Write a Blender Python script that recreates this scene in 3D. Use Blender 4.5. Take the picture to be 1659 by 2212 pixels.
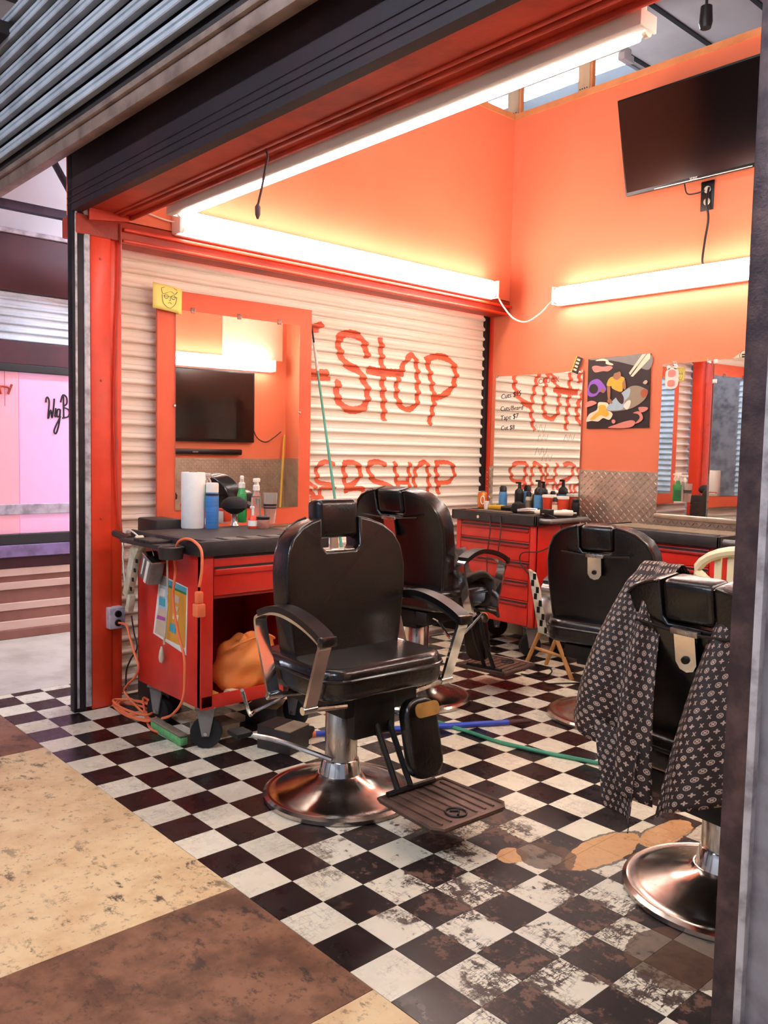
import bpy, bmesh, math, random
from mathutils import Vector, Matrix
random.seed(7)
for o in list(bpy.data.objects): bpy.data.objects.remove(o)
S = bpy.context.scene
COL = S.collection
PI = math.pi
T = 0.1524                                   # checker tile edge (6 in)

# ------------------------------------------------------------------ camera
FPX, YAW, PITCH, ROLL = 1823.105, 2.40601491, 0.07285955, 0.02078336
CAM = Vector((2.31159, -1.31961, 1.31083))
_f = Vector((math.cos(PITCH)*math.cos(YAW), math.cos(PITCH)*math.sin(YAW), -math.sin(PITCH)))
_r = Vector((math.sin(YAW), -math.cos(YAW), 0))
_u = _r.cross(_f)
CR = math.cos(ROLL)*_r + math.sin(ROLL)*_u
CU = -math.sin(ROLL)*_r + math.cos(ROLL)*_u
cd = bpy.data.cameras.new('camera'); cam = bpy.data.objects.new('camera', cd); COL.objects.link(cam)
cd.sensor_fit = 'HORIZONTAL'; cd.sensor_width = 36; cd.lens = FPX/1659*36; cd.clip_start = .02
cam.matrix_world = Matrix(((CR.x, CU.x, -_f.x, CAM.x), (CR.y, CU.y, -_f.y, CAM.y), (CR.z, CU.z, -_f.z, CAM.z), (0, 0, 0, 1)))
S.camera = cam
def G(u, v, ax, val):
    """photo pixel -> point on the plane (axis ax = val)"""
    d = CR*((u-829.5)/FPX) - CU*((v-1106)/FPX) + _f
    return CAM + d*((val-CAM[ax])/d[ax])
def seen(p):
    q = Vector(p)-CAM; w = q.dot(_f)
    if w < .1: return None
    return (829.5+FPX*q.dot(CR)/w, 1106-FPX*q.dot(CU)/w, w)

# ------------------------------------------------------------------ world, exposure
W = bpy.data.worlds.new('world'); S.world = W; W.use_nodes = True
W.node_tree.nodes['Background'].inputs[0].default_value = (.55, .58, .75, 1)
W.node_tree.nodes['Background'].inputs[1].default_value = .22
S.view_settings.view_transform = 'Standard'; S.view_settings.look = 'None'
S.view_settings.gamma = 1; S.view_settings.use_curve_mapping = False
S.view_settings.exposure = 1.0
TUBE = 17.0

# ------------------------------------------------------------------ materials
def lin(h):
    if isinstance(h, tuple): return (*h, 1)
    h = h.lstrip('#'); c = [int(h[i:i+2], 16)/255 for i in (0, 2, 4)]
    return (*[x/12.92 if x <= .04045 else ((x+.055)/1.055)**2.4 for x in c], 1)
class X:
    """tiny expression wrapper over math nodes"""
    def __init__(s, nt, k): s.nt, s.k = nt, k
    def op(s, o, *a, clamp=False):
        n = s.nt.nodes.new('ShaderNodeMath'); n.operation = o; n.use_clamp = clamp
        for i, q in enumerate((s,)+a):
            if isinstance(q, X): s.nt.links.new(q.k, n.inputs[i])
            else: n.inputs[i].default_value = q
        return X(s.nt, n.outputs[0])
    def __add__(s, b): return s.op('ADD', b)
    def __sub__(s, b): return s.op('SUBTRACT', b)
    def __mul__(s, b): return s.op('MULTIPLY', b)
    def __truediv__(s, b): return s.op('DIVIDE', b)
    def lt(s, b): return s.op('LESS_THAN', b)
    def gt(s, b): return s.op('GREATER_THAN', b)
    def ss(s, a, b):
        n = s.nt.nodes.new('ShaderNodeMapRange'); n.interpolation_type = 'SMOOTHSTEP'
        s.nt.links.new(s.k, n.inputs[0]); n.inputs[1].default_value = a; n.inputs[2].default_value = b
        return X(s.nt, n.outputs[0])
def texco(nt, kind='pos'):
    if kind == 'pos': return nt.nodes.new('ShaderNodeNewGeometry').outputs['Position']
    return nt.nodes.new('ShaderNodeTexCoord').outputs['Object' if kind == 'obj' else 'UV']
def noise(nt, vec, scale, detail=4, rough=.6, stretch=None):
    if stretch:
        m = nt.nodes.new('ShaderNodeMapping'); nt.links.new(vec, m.inputs[0]); m.inputs['Scale'].default_value = stretch
        if len(stretch) > 3: pass
        vec = m.outputs[0]
    n = nt.nodes.new('ShaderNodeTexNoise'); nt.links.new(vec, n.inputs['Vector'])
    n.inputs['Scale'].default_value = scale; n.inputs['Detail'].default_value = detail; n.inputs['Roughness'].default_value = rough
    return X(nt, n.outputs[0])
def mix(nt, fac, a, b):
    n = nt.nodes.new('ShaderNodeMix'); n.data_type = 'RGBA'
    if isinstance(fac, X): nt.links.new(fac.k, n.inputs[0])
    else: n.inputs[0].default_value = fac
    for i, q in ((6, a), (7, b)):
        if isinstance(q, (tuple, list, str)): n.inputs[i].default_value = lin(q) if isinstance(q, str) else (tuple(q)+(1,))[:4]
        else: nt.links.new(q, n.inputs[i])
    return n.outputs[2]
def newmat(name):
    m = bpy.data.materials.new(name); m.use_nodes = True
    return m, m.node_tree, m.node_tree.nodes['Principled BSDF']
MATS = {}
def mat(name, col, rough=.5, metal=0., col2=None, scale=8., var=.5, bump=0., bscale=60., spec=.5, emit=0., coat=0., alpha=1., trans=0., co='obj', stretch=None, rvar=0.):
    m, nt, b = newmat(name); c1 = lin(col)
    v = texco(nt, co); n = noise(nt, v, scale, stretch=stretch)
    c2 = lin(col2) if col2 else tuple(x*.82 for x in c1[:3])+(1,)
    out = mix(nt, n.ss(.35, .75)*var, c1, c2)
    nt.links.new(out, b.inputs['Base Color'])
    b.inputs['Roughness'].default_value = rough; b.inputs['Metallic'].default_value = metal
    b.inputs['Specular IOR Level'].default_value = spec
    if rvar: nt.links.new((n.ss(.3, .75)*rvar+rough).k, b.inputs['Roughness'])
    if coat: b.inputs['Coat Weight'].default_value = coat; b.inputs['Coat Roughness'].default_value = .15
    if trans: b.inputs['Transmission Weight'].default_value = trans
    if alpha < 1: b.inputs['Alpha'].default_value = alpha
    if emit: nt.links.new(out, b.inputs['Emission Color']); b.inputs['Emission Strength'].default_value = emit
    if bump:
        bn = nt.nodes.new('ShaderNodeBump'); bn.inputs['Strength'].default_value = bump; bn.inputs['Distance'].default_value = .004
        nt.links.new(noise(nt, v, bscale, 3).k, bn.inputs['Height']); nt.links.new(bn.outputs[0], b.inputs['Normal'])
    MATS[name] = m
    return m

mat('orange_wall', '#ee8560', .55, col2='#ea7c57', scale=2, var=.5, bump=.15, bscale=120, co='pos', spec=.3)
mat('red_paint', '#e8401f', .4, col2='#c9361a', scale=5, var=.7, bump=.2, bscale=30, co='pos')
mat('red_beam', '#c8452c', .5, col2='#8e2c1c', scale=4, var=.8, bump=.4, bscale=40, co='pos')
mat('cart_red', '#d42a1c', .35, col2='#a81c12', scale=6, var=.6, coat=.2)
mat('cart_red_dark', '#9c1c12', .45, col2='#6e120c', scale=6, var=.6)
mat('tray_black', '#241f1f', .45, col2='#3a3331', scale=14, var=.6, bump=.2)
mat('leather', '#0b0807', .27, col2='#150f0d', scale=9, var=.6, bump=.25, bscale=90, coat=.15)
mat('leather_worn', '#140e0c', .22, col2='#2a1d18', scale=7, var=.7, bump=.3, bscale=70, coat=.25)
mat('vinyl_pad', '#100c0c', .35, scale=12, bump=.15)
mat('chrome', '#e6e4e0', .10, 1, col2='#c4bfb8', scale=9, var=.5, rvar=.1)
mat('chrome_worn', '#dcd6cd', .18, 1, col2='#6a594c', scale=14, var=.7, rvar=.2, stretch=(1, 1, .25))
mat('chrome_base', '#cbc3bb', .12, 1, col2='#6b4f42', scale=5, var=.7, rvar=.18)
mat('black_metal', '#14110f', .45, .4, col2='#2b2420', scale=12, var=.6)
mat('steel_dark', '#2a2226', .5, .5, col2='#151014', scale=9, var=.7, bump=.4, bscale=50, co='pos')
mat('steel_grey', '#8f8a88', .45, .6, col2='#5b5350', scale=12, var=.7)
mat('galvanised', '#d3dee6', .38, .1, col2='#8d979e', scale=5, var=.6, co='pos')
mat('rail_beige', '#a08a7c', .5, .3, col2='#5e4a42', scale=8, var=.7, bump=.3, co='pos')
mat('shutter_cream', '#fbf3e3', .36, col2='#efe2cb', scale=3, var=.6, co='pos', stretch=(1, .3, 3))
mat('paint_orange', '#e8663e', .5, col2='#d85530', scale=9, var=.7, co='pos')
mat('header_black', '#1c1116', .6, col2='#33161c', scale=3, var=.8, bump=.3, bscale=20, co='pos')
mat('white_enamel', '#f4efe8', .35, scale=5, var=.2)
mat('white_plastic', '#eee9dd', .4, col2='#d8cfbd', scale=9, var=.5)
mat('cream_plastic', '#eadfb4', .4, col2='#d5c793', scale=4, var=.4)
mat('old_white', '#cfc6ad', .5, col2='#97876b', scale=18, var=.8)
mat('paper_white', '#f3f1ea', .8, scale=30, var=.25, bump=.2, bscale=150)
mat('mirror', '#f2f2f0', .015, 1, scale=2, var=.05)
mat('board_orange', '#e8623a', .5, col2='#d9522c', scale=4, var=.5, bump=.1, co='pos')
mat('diamond_plate', '#d9cdbd', .28, .9, col2='#9a8a78', scale=6, var=.6, co='pos', rvar=.15)
mat('screen', '#0c0809', .12, col2='#150d10', scale=3, var=.5, spec=.6)
mat('plastic_black', '#131012', .35, scale=20, var=.4)
mat('rubber_black', '#0d0b0b', .7, scale=30, var=.4, bump=.3)
mat('wood_raw', '#dcc6a4', .6, col2='#b99c74', scale=6, var=.7, stretch=(1, 1, .12), co='pos')
mat('wood_orange', '#e79a62', .6, col2='#c97c46', scale=8, var=.6, co='pos')
mat('wood_stool', '#c98f4e', .5, col2='#9c6a34', scale=10, var=.6)
mat('ceiling_grey', '#c2b7b0', .8, col2='#a4988f', scale=2, var=.6, co='pos')
mat('ceiling_blue_light', '#c3ced4', .7, col2='#9fb0b8', scale=2, var=.6, co='pos')  # bluish hall light put into the ceiling colour
mat('seam_dark', '#2a2423', .7, scale=9, var=.4, co='pos')
mat('concrete', '#c4b8a8', .75, col2='#9f8f7f', scale=3.5, var=.8, bump=.3, co='pos')
mat('pink_panel', '#dca4c9', .5, col2='#e39db0', scale=1.2, var=.8, emit=.22, co='pos')
mat('pink_panel_warm', '#dd9ca4', .5, col2='#e59ab8', scale=1.2, var=.8, emit=.2, co='pos')
mat('plum', '#4a1a26', .6, col2='#2a0e14', scale=2, var=.7, co='pos')
mat('lilac_ledge', '#8a6f9c', .5, col2='#5b4a63', scale=9, var=.8, co='pos')
mat('ledge_white', '#c9bcc4', .6, col2='#6e5d63', scale=12, var=.7, co='pos')
mat('riser_pale', '#d8b3a2', .6, col2='#c49a8a', scale=5, var=.5, co='pos')
mat('riser_brown', '#8e5a4c', .6, col2='#6b4037', scale=5, var=.6, co='pos')
mat('truss_blue', '#4b4a5e', .5, .4, col2='#2c2a38', scale=7, var=.7, co='pos')
mat('roof_white', '#d8d0d4', .6, scale=3, var=.4, co='pos')
mat('jamb_rust', '#3d2f33', .5, .4, col2='#6a5450', scale=14, var=.9, bump=.5, bscale=60, co='pos')
mat('jamb_white', '#c9c4c4', .5, col2='#7d7476', scale=20, var=.9, co='pos')
mat('wall_grey', '#8d888b', .6, col2='#4d4448', scale=7, var=.9, bump=.3, co='pos')
mat('cord_orange', '#f0784a', .5, scale=20, var=.3)
mat('cord_black', '#151113', .5, scale=20, var=.3)
mat('cord_brown', '#4a2a24', .6, scale=20, var=.5)
mat('cord_white', '#ece6dd', .5, scale=20, var=.3)
mat('green_tube', '#3f8f6c', .45, col2='#2e6b52', scale=9, var=.6)
mat('teal_pole', '#5fb39a', .4, col2='#4a927e', scale=9, var=.5)
mat('blue_pole', '#2f49b8', .35, col2='#20348a', scale=9, var=.5)
mat('bag_orange', '#fb9a4a', .55, col2='#ee7428', scale=9, var=.6, bump=.5, bscale=18)
mat('sponge_green', '#6fae6a', .9, col2='#4f8a55', scale=40, var=.8, bump=.8, bscale=120)
mat('cardboard', '#8c7a62', .8, col2='#5d4f40', scale=12, var=.7)
mat('dark_box', '#241d1b', .6, col2='#3b302b', scale=12, var=.6)
mat('blue_label', '#3f7fbe', .4, col2='#2b5f9c', scale=25, var=.9, stretch=(.2, .2, 3))
mat('blue_can', '#5aa0d8', .4, col2='#3c7fb8', scale=18, var=.7)
mat('green_plastic', '#2f9a4a', .35, col2='#1f7a38', scale=15, var=.6)
mat('clear_plastic', '#f0ece4', .1, trans=.85, scale=5, var=.1)
mat('amber_jar', '#c98f7c', .2, col2='#8f4f44', scale=20, var=.8, trans=.3)
mat('bristle', '#0f0b0c', .8, col2='#241b1d', scale=80, var=.7, bump=.8, bscale=200)
mat('tub_red', '#e2492c', .4, scale=6, var=.3)
mat('soda_orange', '#f0883a', .3, .3, col2='#e06f22', scale=8, var=.4)
mat('tin', '#c9c6c0', .25, 1, scale=9, var=.4)
mat('gold', '#c79a55', .4, .5, col2='#8c6733', scale=14, var=.7)
mat('cloth_dark', '#4a413e', .9, col2='#6e625c', scale=7, var=.7, bump=.6, bscale=40)
mat('note_yellow', '#f0df7a', .8, col2='#e8d262', scale=6, var=.4)
mat('note_tan', '#e8d9ba', .8, scale=6, var=.3)
mat('ink', '#20161a', .6, scale=6, var=.2)
mat('ink_red', '#b8402e', .6, scale=6, var=.2)
mat('ink_faint', '#9c8578', .6, scale=6, var=.2)
mat('foot_iron', '#6e5346', .5, .45, col2='#3d2c25', scale=11, var=.8, bump=.4)
for k, c in dict(space='#2a1718', sand='#cbb89c', purple='#9a5fd0', salmon='#e08d80', yellow='#e6b53c', cream='#efe0c2', skin='#a8704c', hair='#2a1a14', rblue='#a9c3d2', rgrey='#9d8f78', rnose='#b45a38', white='#ece6dc', maroon='#3a1618', teal='#4fa3b4', amber='#dc9a34', mag='#b04fa0', leaf='#2f7a4a', ash='#8d8a86').items():
    mat('art_'+k, c, .55, scale=25, var=.35)

def emis(name, col, st):
    m, nt, b = newmat(name); v = texco(nt, 'obj'); n = noise(nt, v, 3)
    c = lin(col); out = mix(nt, n*.1, c, tuple(x*.95 for x in c[:3]))
    nt.links.new(out, b.inputs['Emission Color']); b.inputs['Emission Strength'].default_value = st
    b.inputs['Base Color'].default_value = (.9, .9, .9, 1); MATS[name] = m
emis('tube_glow', '#fffaf2', TUBE); emis('hall_glow', '#dfeaff', 80.); emis('ember', '#fff0e0', 6.)

# --- floor tile materials: colour, dirt and worn-through patches with shapes of their own
def floor_mat(name, base, base2, dirtc, kind):
    m, nt, b = newmat(name); pos = texco(nt, 'pos')
    n1 = noise(nt, pos, 14, 5); n2 = noise(nt, pos, 38, 6, .7); n3 = noise(nt, pos, 3.2, 3)
    sep = nt.nodes.new('ShaderNodeSeparateXYZ'); nt.links.new(pos, sep.inputs[0])
    x, y = X(nt, sep.outputs[0]), X(nt, sep.outputs[1])
    fl = nt.nodes.new('ShaderNodeCombineXYZ'); nt.links.new((x/T).op('FLOOR').k, fl.inputs[0]); nt.links.new((y/T).op('FLOOR').k, fl.inputs[1])
    wn = nt.nodes.new('ShaderNodeTexWhiteNoise'); nt.links.new(fl.outputs[0], wn.inputs[0]); rnd = X(nt, wn.outputs[0])
    def blob(cx, cy, rx, ry, warp=.5, s=None):
        d = (((x-cx)/rx).op('POWER', 2.)+((y-cy)/ry).op('POWER', 2.)).op('SQRT')
        return d+((s or n1)-.5)*warp
    heavy = blob(.66, .62, .75, .5, 0.).ss(1.25, .3)
    heavy2 = blob(1.3, .5, .5, .5, 0.).ss(1.2, .4)
    dmask = (heavy+heavy2).op('MINIMUM', 1.)
    c = mix(nt, n1.ss(.4, .75)*.6, base, base2)
    c = mix(nt, rnd*.22, c, dirtc)
    # general grime specks
    c = mix(nt, (n2.ss(.66, .76)*(rnd.ss(.2, .9)*.5+.15)), c, '#5d4a3e')
    # scratchy dark marks on the worn side
    st = noise(nt, pos, 26, 4, .65, stretch=(1., .28, 1.)); st2 = noise(nt, pos, 30, 4, .65, stretch=(.25, 1., 1.))
    scr = (st-.5).op('ABSOLUTE').ss(.035, .0)+(st2-.5).op('ABSOLUTE').ss(.03, .0)
    c = mix(nt, (scr*n3.ss(.42, .62)*(dmask*.95+.25)).op('MINIMUM', 1.), c, '#3a2a22')
    big = (n1*.55+n2*.45+(n3-.5)*.35).ss(.52, .58)*dmask.ss(.1, .7)
    c = mix(nt, big*(.95 if kind == 'w' else .55), c, '#44302a' if kind == 'w' else '#8a6552')
    # worn through to the tan screed
    bare = blob(.80, 1.07, .07, .19, .55).lt(1.)
    bare = bare.op('MAXIMUM', blob(.87, 1.34, .055, .15, .6).lt(1.))
    bare = bare.op('MAXIMUM', blob(.63, .80, .05, .055, .7).lt(1.))
    c = mix(nt, bare, c, mix(nt, n2.ss(.45, .7)*.4, '#d6a26c', '#b07a4c'))
    rim = blob(.80, 1.07, .08, .205, .55).lt(1.).op('MAXIMUM', blob(.87, 1.34, .063, .163, .6).lt(1.))-bare
    c = mix(nt, rim.op('MAXIMUM', 0.)*.8, c, '#33221a')
    brown = blob(1.27, .70, .13, .15, .5).lt(1.).op('MAXIMUM', blob(.70, .88, .10, .09, .8).lt(1.))
    c = mix(nt, brown*.85, c, mix(nt, n1.ss(.4, .7), '#5d3f2c', '#3a261c'))
    nt.links.new(c, b.inputs['Base Color'])
    nt.links.new((n1*.25+(dmask*.25+.16)).k, b.inputs['Roughness'])
    b.inputs['Specular IOR Level'].default_value = .45
    bn = nt.nodes.new('ShaderNodeBump'); bn.inputs['Strength'].default_value = .15; bn.inputs['Distance'].default_value = .003
    nt.links.new(n2.k, bn.inputs['Height']); nt.links.new(bn.outputs[0], b.inputs['Normal'])
    MATS[name] = m
floor_mat('tile_white', '#e8e0c9', '#d8ccaf', '#cbbb95', 'w')
floor_mat('tile_black', '#1c1212', '#251817', '#2c1d1a', 'b')
def stone_mat(name, a, b_, spot, amt):
    m, nt, b = newmat(name); pos = texco(nt, 'pos')
    n1 = noise(nt, pos, 5, 6, .65); n2 = noise(nt, pos, 13, 6, .72, stretch=(.6, 1., 1.)); n3 = noise(nt, pos, 2.2, 3)
    c = mix(nt, n1.ss(.35, .7), a, b_)
    c = mix(nt, n2.ss(.55, .64)*n3.ss(.36, .6)*amt, c, spot)
    c = mix(nt, noise(nt, pos, 26, 5, .75).ss(.54, .66)*.55, c, spot)
    nt.links.new(c, b.inputs['Base Color']); b.inputs['Roughness'].default_value = .55; MATS[name] = m
stone_mat('corridor_tan', '#e6c999', '#d2ab7c', '#3a2418', .95)
stone_mat('corridor_brown', '#8d5f43', '#57341f', '#1f120d', .9)

# monogram cape: ringed flowers, crosses and slanted strokes on dark brown, laid out in the cloth's own UV
def cape_mat():
    m, nt, b = newmat('cape_monogram'); uv = texco(nt, 'uv')
    sep = nt.nodes.new('ShaderNodeSeparateXYZ'); nt.links.new(uv, sep.inputs[0])
    u, v = X(nt, sep.outputs[0])*(1/.023), X(nt, sep.outputs[1])*(1/.023)
    row = v.op('FLOOR'); u = u+row*.5
    col = u.op('FLOOR'); fu = u.op('FRACT')-.5; fv = v.op('FRACT')-.5
    r = (fu*fu+fv*fv).op('SQRT'); a = fv.op('ARCTAN2', fu)
    k = (col+row*2.).op('MODULO', 3.).op('ABSOLUTE')
    petal = r.lt((a*2.).op('COSINE').op('ABSOLUTE')*.24+.07)
    petal2 = r.lt((a*2.+PI/2).op('COSINE').op('ABSOLUTE')*.16+.06)
    ring = (r-.3).op('ABSOLUTE').lt(.05).op('MAXIMUM', petal2)
    stroke = (fu*.8-fv*.5).op('ABSOLUTE').lt(.05).op('MAXIMUM', (fu*.8+fv*.5).op('ABSOLUTE').lt(.05))*r.lt(.3)
    pat = petal*k.lt(.5)+ring*(k.gt(.5)*k.lt(1.5))+stroke*k.gt(1.5)
    n = noise(nt, uv, 9)
    base = mix(nt, n, '#1e1110', '#35231d')
    c = mix(nt, pat*(n*.6+.55), base, '#cdb19c')
    nt.links.new(c, b.inputs['Base Color']); b.inputs['Roughness'].default_value = .6
    MATS['cape_monogram'] = m
cape_mat()

# ------------------------------------------------------------------ mesh helpers
class B:
    def __init__(s): s.bm = bmesh.new()
    def _v(s, pts): return [s.bm.verts.new(p) for p in pts]
    def _f(s, vs):
        try: return s.bm.faces.new(vs)
        except ValueError: return None
    def box(s, x0, x1, y0, y1, z0, z1, bev=0., seg=2):
        t = bmesh.new(); bmesh.ops.create_cube(t, size=1)
        for v in t.verts: v.co = Vector(((x0+x1)/2+v.co.x*(x1-x0), (y0+y1)/2+v.co.y*(y1-y0), (z0+z1)/2+v.co.z*(z1-z0)))
        if bev: bmesh.ops.bevel(t, geom=t.edges[:], offset=bev, segments=seg, profile=.5, affect='EDGES', clamp_overlap=True)
        return s.join(t)
    def join(s, t, mx=None):
        if mx is not None: bmesh.ops.transform(t, matrix=mx, verts=t.verts[:])
        me = bpy.data.meshes.new('tmp'); t.to_mesh(me); t.free(); s.bm.from_mesh(me); bpy.data.meshes.remove(me); return s
    def rot(s, ang, axis, cen=(0, 0, 0)):
        bmesh.ops.rotate(s.bm, cent=cen, matrix=Matrix.Rotation(ang, 3, axis), verts=s.bm.verts[:]); return s
    def move(s, d): bmesh.ops.translate(s.bm, vec=d, verts=s.bm.verts[:]); return s
    def cyl(s, p0, p1, r0, r1=None, seg=16): return s.tube([p0, p1], [r0, r0 if r1 is None else r1], seg)
    def tube(s, path, r, seg=8, closed=False):
        P = [Vector(p) for p in path]; n = len(P)
        R = r if isinstance(r, (list, tuple)) else [r]*n
        rings = []; up = None
        for i in range(n):
            if closed: t = P[(i+1) % n]-P[i-1]
            else: t = P[min(i+1, n-1)]-P[max(i-1, 0)]
            if t.length < 1e-9: t = Vector((0, 0, 1))
            t.normalize()
            if up is None: up = t.orthogonal().normalized()
            up = (up-t*up.dot(t)); up = up.normalized() if up.length > 1e-6 else t.orthogonal().normalized()
            sd = t.cross(up)
            rings.append(s._v([P[i]+(up*math.cos(2*PI*k/seg)+sd*math.sin(2*PI*k/seg))*R[i] for k in range(seg)]))
        m = n if closed else n-1
        for i in range(m):
            a, b = rings[i], rings[(i+1) % n]
            for k in range(seg): s._f([a[k], a[(k+1) % seg], b[(k+1) % seg], b[k]])
        if not closed: s._f(rings[0][::-1]); s._f(rings[-1])
        return s
    def lathe(s, prof, c=(0, 0, 0), seg=24):
        rings = []
        for r, z in prof:
            rings.append(s._v([(c[0]+max(r, 1e-4)*math.cos(2*PI*k/seg), c[1]+max(r, 1e-4)*math.sin(2*PI*k/seg), c[2]+z) for k in range(seg)]))
        for a, b in zip(rings, rings[1:]):
            for k in range(seg): s._f([a[k], a[(k+1) % seg], b[(k+1) % seg], b[k]])
        s._f(rings[0][::-1]); s._f(rings[-1]); return s
    def prism(s, poly, ax, a, b, bev=0., seg=2):
        """polygon in the two other axes (in x,y,z order), extruded along axis ax from a to b"""
        t = bmesh.new()
        def pt(p, h):
            q = list(p); q.insert(ax, h); return q
        f = t.faces.new([t.verts.new(pt(p, a)) for p in poly])
        r = bmesh.ops.extrude_face_region(t, geom=[f])
        for v in r['geom']:
            if isinstance(v, bmesh.types.BMVert): v.co[ax] = b
        bmesh.ops.recalc_face_normals(t, faces=t.faces[:])
        if bev:
            es = [e for e in t.edges if abs(e.verts[0].co[ax]-e.verts[1].co[ax]) < 1e-6]
            bmesh.ops.bevel(t, geom=es, offset=bev, segments=seg, profile=.6, affect='EDGES', clamp_overlap=True)
        return s.join(t)
    def strap(s, path, y0, y1, th):
        """flat bar following a path in the xz plane, y0..y1 wide"""
        P = [Vector((p[0], 0, p[1])) for p in path]; rows = []
        for i, p in enumerate(P):
            t = (P[min(i+1, len(P)-1)]-P[max(i-1, 0)]).normalized(); nrm = Vector((-t.z, 0, t.x))*th/2
            rows.append(s._v([p+nrm+Vector((0, y0, 0)), p+nrm+Vector((0, y1, 0)), p-nrm+Vector((0, y1, 0)), p-nrm+Vector((0, y0, 0))]))
        for a, b in zip(rows, rows[1:]):
            for k in range(4): s._f([a[k], a[(k+1) % 4], b[(k+1) % 4], b[k]])
        s._f(rows[0][::-1]); s._f(rows[-1]); return s
    def grid(s, fn, nu, nv, uvs=None):
        V = [[s.bm.verts.new(fn(i/nu, j/nv)) for j in range(nv+1)] for i in range(nu+1)]
        lay = s.bm.loops.layers.uv.verify() if uvs else None
        for i in range(nu):
            for j in range(nv):
                f = s._f([V[i][j], V[i+1][j], V[i+1][j+1], V[i][j+1]])
                if lay and f:
                    for l, (a, b) in zip(f.loops, ((i, j), (i+1, j), (i+1, j+1), (i, j+1))): l[lay].uv = uvs(a/nu, b/nv)
        return s
def smooth_path(P, n=6, closed=False):
    P = [Vector(p) for p in P]; out = []; m = len(P)
    for i in range(m if closed else m-1):
        if closed: p0, p1, p2, p3 = P[i-1], P[i], P[(i+1) % m], P[(i+2) % m]
        else: p0, p1, p2, p3 = P[max(i-1, 0)], P[i], P[i+1], P[min(i+2, m-1)]
        for k in range(n):
            t = k/n
            out.append(.5*((2*p1)+(p2-p0)*t+(2*p0-5*p1+4*p2-p3)*t*t+(3*p1-p0-3*p2+p3)*t**3))
    if not closed: out.append(P[-1])
    return out
def rrect(w, h, r, n=5, cx=0, cy=0):
    out = []
    for sx, sy, a0 in ((1, 1, 0), (-1, 1, PI/2), (-1, -1, PI), (1, -1, 1.5*PI)):
        for k in range(n+1):
            a = a0+k/n*PI/2; out.append((cx+sx*(w/2-r)+r*math.cos(a), cy+sy*(h/2-r)+r*math.sin(a)))
    return out
def obj(name, b, m, parent=None, smooth=True, ang=40, label=None, kind=None, cat=None, group=None, solid=0., loc=None, rz=0.):
    me = b
    if isinstance(b, B):
        bmesh.ops.remove_doubles(b.bm, verts=b.bm.verts[:], dist=1e-6)
        bmesh.ops.recalc_face_normals(b.bm, faces=b.bm.faces[:])
        me = bpy.data.meshes.new(name); b.bm.to_mesh(me); b.bm.free()
        if smooth:
            me.shade_smooth(); me.set_sharp_from_angle(angle=math.radians(ang))
        me.materials.append(MATS[m])
    o = bpy.data.objects.new(name, me); COL.objects.link(o)
    if parent: o.parent = parent
    if loc is not None: o.location = loc
    if rz: o.rotation_euler.z = rz
    if solid:
        md = o.modifiers.new('thickness', 'SOLIDIFY'); md.thickness = solid; md.offset = 0
    for k, v in (('label', label), ('kind', kind), ('category', cat), ('group', group)):
        if v: o[k] = v
    return o
def root(name, label, cat, loc=(0, 0, 0), rz=0., group=None, kind=None):
    o = bpy.data.objects.new(name, None); COL.objects.link(o); o.location = loc; o.rotation_euler = (0, 0, rz)
    o.empty_display_size = .05
    for k, v in (('label', label), ('category', cat), ('group', group), ('kind', kind)):
        if v: o[k] = v
    return o
def struct(name, b, m, label, cat='structure', **k): return obj(name, b, m, kind='structure', label=label, cat=cat, **k)
def textmesh(txt, size, depth=.0006, shear=0.):
    c = bpy.data.curves.new('t', 'FONT'); c.body = txt; c.size = size; c.extrude = depth; c.shear = shear; c.align_x = 'LEFT'; c.resolution_u = 3
    o = bpy.data.objects.new('t', c); COL.objects.link(o); bpy.context.view_layer.update()
    me = bpy.data.meshes.new_from_object(o.evaluated_get(bpy.context.evaluated_depsgraph_get()))
    bpy.data.objects.remove(o); bpy.data.curves.remove(c); return me
def text(name, txt, size, m, mx, parent, shear=0., label=None):
    me = textmesh(txt, size, shear=shear); me.transform(mx); me.materials.clear(); me.materials.append(MATS[m])
    return obj(name, me, m, parent, label=label)
# matrices that lay text (written in its own xy) on a wall facing -y, or on one facing +x
def on_back(x, y, z, roll=0.): return Matrix.Translation((x, y, z)) @ Matrix.Rotation(PI/2, 4, 'X') @ Matrix.Rotation(roll, 4, 'Z')
def on_left(x, y, z, roll=0.): return Matrix.Translation((x, y, z)) @ Matrix.Rotation(PI/2, 4, 'Z') @ Matrix.Rotation(PI/2, 4, 'X') @ Matrix.Rotation(roll, 4, 'Z')
exec_after = []
# ================================================================== STRUCTURE
XL, XS, YB, XR = -1.68, -1.88, 3.47, 1.62    # upper left wall, side shutter, back wall, right wall
X0F = -14.41*T                               # outer edge of the checker floor
# --- checker floor: substrate + tiles
fl = struct('floor', B().box(X0F, 3.2, 0, YB, -.05, -.002), 'seam_dark', 'black and white checkerboard floor of the barber shop', 'floor', smooth=False)
tb = {}
for k in 'wb':
    b = B(); b.box(-T/2+.0006, T/2-.0006, -T/2+.0006, T/2-.0006, -.002, 0)
    me = bpy.data.meshes.new('tile'); b.bm.to_mesh(me); b.bm.free(); me.materials.append(MATS['tile_white' if k == 'w' else 'tile_black']); tb[k] = me
cells = []
for i in range(-15, 21):
    for j in range(0, 23):
        x0, x1 = max(i*T, X0F), (i+1)*T; y0, y1 = j*T, min((j+1)*T, YB)
        c = ((x0+x1)/2, (y0+y1)/2, 0); p = seen(c)
        vis = p and -60 < p[0] < 1620 and p[1] < 2290
        if i >= 10 and j >= 2: vis = False
        full = i > -15 and j < 22
        cells.append((0 if (vis and full) else 1, p[2] if p else 99, i, j, x0, x1, y0, y1))
cells.sort()
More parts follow.
